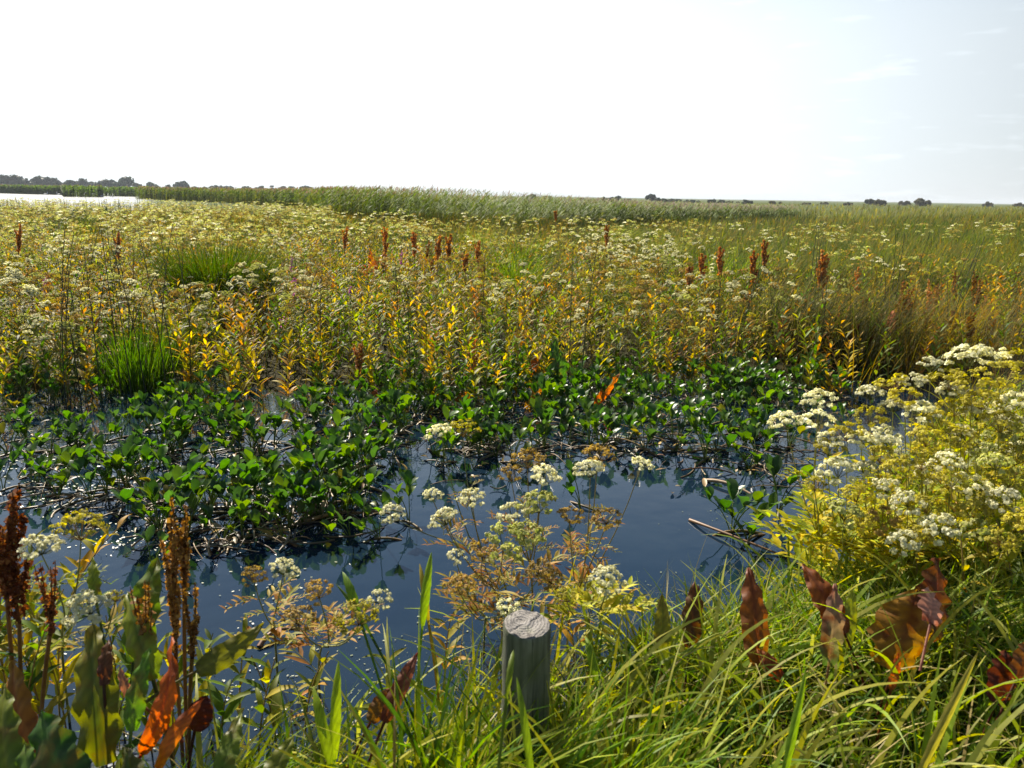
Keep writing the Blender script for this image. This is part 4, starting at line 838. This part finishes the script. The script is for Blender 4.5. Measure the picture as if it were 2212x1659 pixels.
# ------------------------------------------------------------------ upright reed blades near the post
for (bx, by, tx, ty, w, d, col, lab) in ((912,1352,932,1190,20,2.05,(.2,.3,.02),'upright bright green blade in the water left of the post'),(925,1340,905,1215,14,2.1,(.34,.27,.04),'yellow tipped blade beside the upright bright one'),(775,1330,735,1232,20,2.0,(.13,.22,.025),'slanting green blade beside the tan umbels'),(800,1370,722,1260,10,2.0,(.07,.12,.02),'thin dark blade under the slanting green one'),(722,1640,730,1425,24,1.6,(.26,.34,.015),'tall lime blade at the front of the bank grass'),(712,1650,672,1480,26,1.55,(.24,.32,.015),'lime blade leaning left in the bank grass'),(1288,1470,1262,1370,20,1.9,(.2,.3,.02),'short lime blade right of the post'),(1150,1690,1115,1460,18,1.35,(.2,.28,.02),'lime blade crossing the foot of the post'),(1095,1500,1112,1400,14,1.45,(.17,.22,.03),'thin green blade leaning on the post top edge'),(1975,1700,2120,1405,22,1.6,(.3,.26,.05),'long yellowed blade slanting through the right grass'),(1690,1700,1745,1440,20,1.55,(.16,.24,.02),'long green blade rising among the right grass')):
    a, e = at(bx,by,d), at(tx,ty,d+.06); c = (a+e)/2+[0,-.01,.03]; g = a.copy()
    st = big_leaf(a-g, e-g, w/F0*d, ctl=c-g, c0=col, c1=np.array(col)*1.1, rib=np.array(col)*1.15, cup=.6, wave=.0, stalk=.25)
    tag(link('reed_blade', mesh_of('reed_blade', st, M_grass), loc=g), lab, 'reed')

# ------------------------------------------------------------------ bank grass (stuff)
A = Acc(); POST = at(1138,1348,1.72)
BGc = [(.11,.20,.010),(.17,.25,.010),(.055,.115,.010),(.22,.26,.012),(.24,.24,.03)]
def bank(n, xr, yr, Lr, w, l1, cols, off=-.04, S=7):
    x, y = U(*xr,n), U(*yr,n); k = (y < shore(x)+off+rng.normal(0,.06,n)) & (np.hypot(x-POST[0], y-POST[1]) > .075)
    x, y = x[k], y[k]; m_ = len(x); P = np.stack([x, y, ground_z(x,y)-.01],-1)
    c = pick(cols, m_, .18)
    az = np.where(U(0,1,m_) < .32, rng.normal(.1,.7,m_), U(0,6.28,m_))
    A.add(blade(P, az, U(0,.35,m_), U(.5,1,m_)*l1, U(*Lr,m_), w*U(.7,1.75,m_), S, p_grass, 1.5, 0, c*.5, c*[1.2,1.18,1.05], twist=U(-1.2,1.2,m_)))  # blade colour darkens to the root, painting in the shadow low in the grass
bank(700, (-.7,2.3), (1.25,3.2), (.2,.5), .006, 2.3, [(.40,.34,.15),(.34,.26,.10)])
bank(5200, (-.75,2.3), (1.2,3.4), (.18,.42), .0080, 1.9, BGc)
bank(7000, (-.6,2.7), (1.15,3.8), (.08,.24), .005, 1.5, [(.07,.12,.01),(.10,.15,.012),(.14,.18,.015)])
bank(2600, (.35,1.7), (2.0,2.75), (.22,.42), .006, 1.7, BGc)
bank(5000, (1.5,3.4), (2.6,5.2), (.2,.5), .007, 1.6, YGR)
bank(900, (-.7,2.2), (1.25,2.7), (.35,.6), .0105, 2.1, [(.24,.29,.03),(.30,.31,.06),(.18,.26,.015),(.34,.32,.04)], S=10)
bank(1500, (-1.4,-.4), (1.0,1.75), (.12,.3), .005, 1.6, BGc, .1)
bank(420, (-.22,.30), (1.26,1.46), (.34,.58), .0085, 1.5, BGc)
bank(1500, (-1.5,-.45), (1.2,1.9), (.12,.3), .006, 1.7, BGc+[(.05,.09,.01)], .12)
# fine emergent stalks standing in the shallows by the bank
n = 260; x = U(-.2,1.9,n); y = shore(x)+U(-.02,.5,n)**1.3; P = np.stack([x,y,0*x-.02],-1); c = pick([(.16,.14,.07),(.22,.2,.12),(.12,.15,.03)], n)
A.add(blade(P, U(0,6.28,n), U(0,.3,n), U(.2,1.8,n), U(.12,.36,n), .0035*U(.7,1.4,n), 6, c0=c, c1=c*1.2))
kind(link('bank_grass', mesh_of('bank_grass', A.get(), M_grass)), 'stuff')

# ------------------------------------------------------------------ the wooden post
def wood_mat(name, top):
    m, nt, out = new_mat(name); L = nt.links.new
    tc = N(nt,'ShaderNodeTexCoord'); mp = N(nt,'ShaderNodeMapping'); L(tc.outputs['Object'], mp.inputs['Vector'])
    nz = N(nt,'ShaderNodeTexNoise'); nz.inputs['Detail'].default_value = 8; nz.inputs['Roughness'].default_value = .65
    cr = N(nt,'ShaderNodeValToRGB'); e = cr.color_ramp.elements
    if top:
        wv = N(nt,'ShaderNodeTexWave', wave_type='RINGS', rings_direction='Z'); wv.inputs['Scale'].default_value = 42; wv.inputs['Distortion'].default_value = 5.5; wv.inputs['Detail'].default_value = 4; wv.inputs['Detail Scale'].default_value = 2.5
        mp.inputs['Location'].default_value = (.012,-.008,0); nz.inputs['Scale'].default_value = 45; L(mp.outputs[0], wv.inputs['Vector']); L(mp.outputs[0], nz.inputs['Vector'])
        ma = N(nt,'ShaderNodeMath', operation='MULTIPLY_ADD'); ma.inputs[1].default_value = .26; L(wv.outputs['Fac'], ma.inputs[0])
        m2 = N(nt,'ShaderNodeMath', operation='MULTIPLY'); m2.inputs[1].default_value = .75; L(nz.outputs['Fac'], m2.inputs[0]); L(m2.outputs[0], ma.inputs[2])
        fac = ma.outputs[0]; e[0].position = .3; e[0].color = (.13,.115,.10,1); e[1].position = .7; e[1].color = (.29,.265,.24,1)
    else:
        mp.inputs['Scale'].default_value = (60,60,4); nz.inputs['Scale'].default_value = 1; L(mp.outputs[0], nz.inputs['Vector']); fac = nz.outputs['Fac']
        e[0].position = .34; e[0].color = (.04,.046,.026,1); e[1].position = .68; e[1].color = (.20,.21,.14,1)
    L(fac, cr.inputs[0]); bs = N(nt,'ShaderNodeBsdfPrincipled', Roughness=.85); last = cr.outputs[0]
    def stain(node, sc_, lo, hi, colr, amt):
        n_ = N(nt,'ShaderNodeTexNoise'); n_.inputs['Scale'].default_value = 1; n_.inputs['Detail'].default_value = 6; m_ = N(nt,'ShaderNodeMapping'); m_.inputs['Scale'].default_value = sc_; L(tc.outputs['Object'], m_.inputs['Vector']); L(m_.outputs[0], n_.inputs['Vector'])
        r_ = N(nt,'ShaderNodeMapRange'); r_.inputs[1].default_value = lo; r_.inputs[2].default_value = hi; r_.inputs[4].default_value = amt; L(n_.outputs['Fac'], r_.inputs[0])
        x_ = N(nt,'ShaderNodeMix', data_type='RGBA'); x_.inputs[7].default_value = (*colr,1); L(r_.outputs[0], x_.inputs[0]); L(node, x_.inputs[6]); return x_.outputs[2]
    if not top:
        last = stain(last, (110,110,2.2), .60, .64, (.012,.012,.01), .9)
        last = stain(last, (9,9,6), .5, .62, (.07,.085,.03), .7)
        last = stain(last, (14,14,14), .56, .66, (.03,.028,.02), .7)
    else:
        last = stain(last, (26,8,1), .60, .66, (.05,.04,.035), .8)
        last = stain(last, (20,20,20), .55, .7, (.30,.30,.22), .6)
    L(last, bs.inputs['Base Color'])
    bp = N(nt,'ShaderNodeBump', Strength=.9); bp.inputs['Distance'].default_value = .004; L(fac, bp.inputs['Height']); L(bp.outputs[0], bs.inputs['Normal']); L(bs.outputs[0], out.inputs[0])
    return m
pt = at(1138,1348,1.72); R0 = 52/F0*1.72; zt = pt[2]; base = np.array([pt[0]+.008, pt[1]-.006, 0.0])
K = 72; an = np.arange(K)/K*2*PI; rings = []
rad = R0*(1+.02*np.sin(an*3+1)+.015*np.sin(an*7)+.003*np.sin(an*17)+.004*np.sin(an*29+2))
tilt = lambda x, y: .10*y - .05*x
for zf in (-.15, .1, .25, .4, zt-.09, zt-.05, zt-.03, zt-.012, zt-.003, zt):
    s = 1.0 if zf < zt-.01 else (.985 if zf < zt-.001 else .955)
    if zt-.055 < zf < zt-.02: s = .985
    rr = rad*s*(1.04-.04*max(zf,0)/zt); x, y = rr*np.cos(an), rr*np.sin(an)
    fade = max(0, (zf-.3)/(zt-.3)); rings.append(np.stack([x, y, zf+fade*tilt(x,y)], -1))
V = np.array(rings).reshape(-1,3); nr = len(rings); i = np.arange(nr-1)[:,None]*K; j = np.arange(K)[None]
Q = np.stack([i+j, i+(j+1)%K, i+K+(j+1)%K, i+K+j], -1).reshape(-1,4)
post = link('wooden_post', mesh_of('wooden_post', (V, Q, np.ones_like(V)), wood_mat('post_side', False)), loc=base)
post.location = (pt[0], pt[1], 0); tag(post, 'weathered round wooden post standing in the grass at the water edge', 'post')
tr = []
for f in np.linspace(.955,.0,22):
    rr = rad*max(f,.002)*1.0; x, y = rr*np.cos(an), rr*np.sin(an)
    crk = np.zeros(K)
    for a0, wd in ((.6,.05),(2.2,.04),(3.6,.06),(4.9,.04)): crk -= .005*np.exp(-((np.angle(np.exp(1j*(an-a0-.3*f))))/wd)**2)*(f > .15)
    tr.append(np.stack([x, y, zt+tilt(x,y)+.0015*np.sin(f*70)+.002*np.sin(x*160)*np.sin(y*120)*(f < .94)+crk*(f < .94)+(.001 if f < .94 else 0)],-1))
V = np.array(tr).reshape(-1,3); nr = len(tr); i = np.arange(nr-1)[:,None]*K
Q = np.stack([i+j, i+(j+1)%K, i+K+(j+1)%K, i+K+j], -1).reshape(-1,4)
eg = link('end_grain', mesh_of('end_grain', (V-[0,0,zt], Q, np.ones_like(V)), wood_mat('post_top', True)), post, loc=(0,0,zt)); eg['label'] = 'cracked pale grey end grain'

# ------------------------------------------------------------------ thin summer haze
V = np.array([[x_,y_,z_] for z_ in (-2.0,14.0) for x_,y_ in ((-3200,-120),(3200,-120),(3200,3700),(-3200,3700))], float)
mz, nt, out = new_mat('haze_air'); pv = N(nt,'ShaderNodeVolumePrincipled', Density=.0003); pv.inputs['Color'].default_value = (.86,.92,1,1); nt.links.new(pv.outputs[0], out.inputs['Volume'])
kind(link('haze', mesh_of('haze', (V, np.array([[3,2,1,0],[4,5,6,7],[0,1,5,4],[1,2,6,5],[2,3,7,6],[3,0,4,7]]), np.ones((8,3))), mz, False)), 'stuff')
# ------------------------------------------------------------------ light, sky, camera
SUN_EL, SUN_AZ = math.radians(38), math.radians(-30)       # azimuth from +Y towards +X
w = bpy.data.worlds.new('World'); sc.world = w; w.use_nodes = True; nt = w.node_tree; nt.nodes.clear(); L = nt.links.new
sky = N(nt,'ShaderNodeTexSky'); sky.sky_type = 'NISHITA'; sky.sun_disc = False; sky.sun_elevation = SUN_EL; sky.sun_rotation = SUN_AZ
sky.air_density = 1.25; sky.dust_density = .12; sky.ozone_density = 2.0
bg = N(nt,'ShaderNodeBackground'); bg.inputs['Strength'].default_value = .052
ow = N(nt,'ShaderNodeOutputWorld'); 
tc = N(nt,'ShaderNodeTexCoord'); sx = N(nt,'ShaderNodeSeparateXYZ'); L(tc.outputs['Generated'], sx.inputs[0])
mr = N(nt,'ShaderNodeMapRange', interpolation_type='SMOOTHSTEP'); mr.inputs[1].default_value = .46; mr.inputs[2].default_value = .14; mr.inputs[3].default_value = 0; mr.inputs[4].default_value = .92
L(sx.outputs['Z'], mr.inputs[0])
mp = N(nt,'ShaderNodeMapping'); mp.inputs['Scale'].default_value = (1,1,5); L(tc.outputs['Generated'], mp.inputs['Vector'])
cn = N(nt,'ShaderNodeTexNoise'); cn.inputs['Scale'].default_value = 15; cn.inputs['Detail'].default_value = 5; L(mp.outputs[0], cn.inputs['Vector'])
cm = N(nt,'ShaderNodeMapRange'); cm.inputs[1].default_value = .58; cm.inputs[2].default_value = .74; cm.inputs[3].default_value = 1.0; cm.inputs[4].default_value = 1.16; L(cn.outputs['Fac'], cm.inputs[0])
dp = N(nt,'ShaderNodeVectorMath', operation='DOT_PRODUCT'); dp.inputs[1].default_value = (math.sin(SUN_AZ), math.cos(SUN_AZ), 0); L(tc.outputs['Generated'], dp.inputs[0])
ma_ = N(nt,'ShaderNodeMapRange'); ma_.inputs[1].default_value = .40; ma_.inputs[2].default_value = .80; ma_.inputs[3].default_value = 6.3; ma_.inputs[4].default_value = 12.0; L(dp.outputs['Value'], ma_.inputs[0])
mm0 = N(nt,'ShaderNodeMath', operation='MULTIPLY'); L(ma_.outputs[0], mm0.inputs[0]); L(cm.outputs[0], mm0.inputs[1]); cm = mm0
hz = N(nt,'ShaderNodeCombineColor'); 
for q_ in range(3):
    mm = N(nt,'ShaderNodeMath', operation='MULTIPLY'); mm.inputs[1].default_value = (.87,.945,1.0)[q_]; L(cm.outputs[0], mm.inputs[0]); L(mm.outputs[0], hz.inputs[q_])
mx = N(nt,'ShaderNodeMix', data_type='RGBA'); L(mr.outputs[0], mx.inputs[0]); L(sky.outputs[0], mx.inputs[6]); L(hz.outputs[0], mx.inputs[7])
L(mx.outputs[2], bg.inputs['Color']); L(bg.outputs[0], ow.inputs['Surface'])
sl = bpy.data.lights.new('sun', 'SUN'); sl.energy = 5.0; sl.angle = math.radians(.5); sl.color = (1.0,.92,.78)
so = bpy.data.objects.new('sun', sl); COL.objects.link(so)
from mathutils import Vector, Matrix
sd = Vector((math.sin(SUN_AZ)*math.cos(SUN_EL), math.cos(SUN_AZ)*math.cos(SUN_EL), math.sin(SUN_EL)))
so.rotation_euler = (-sd).to_track_quat('-Z','Y').to_euler(); so.location = (sd*50)
cd = bpy.data.cameras.new('camera'); co = bpy.data.objects.new('camera', cd); COL.objects.link(co)
cd.sensor_width = 36; cd.lens = 36*F0/2212; cd.clip_start = .05; cd.clip_end = 9000
Mx = Matrix(((_r[0],_u[0],-_f[0],0),(_r[1],_u[1],-_f[1],0),(_r[2],_u[2],-_f[2],CAMH),(0,0,0,1)))
co.matrix_world = Mx
cd.dof.use_dof = True; cd.dof.focus_distance = 5.0; cd.dof.aperture_fstop = 7
sc.camera = co
sc.view_settings.view_transform = 'Standard'; sc.view_settings.look = 'None'; sc.view_settings.gamma = 1; sc.view_settings.exposure = 1.15
sc.cycles.use_denoising = True; sc.cycles.max_bounces = 8; sc.cycles.transmission_bounces = 4; sc.cycles.caustics_reflective = False
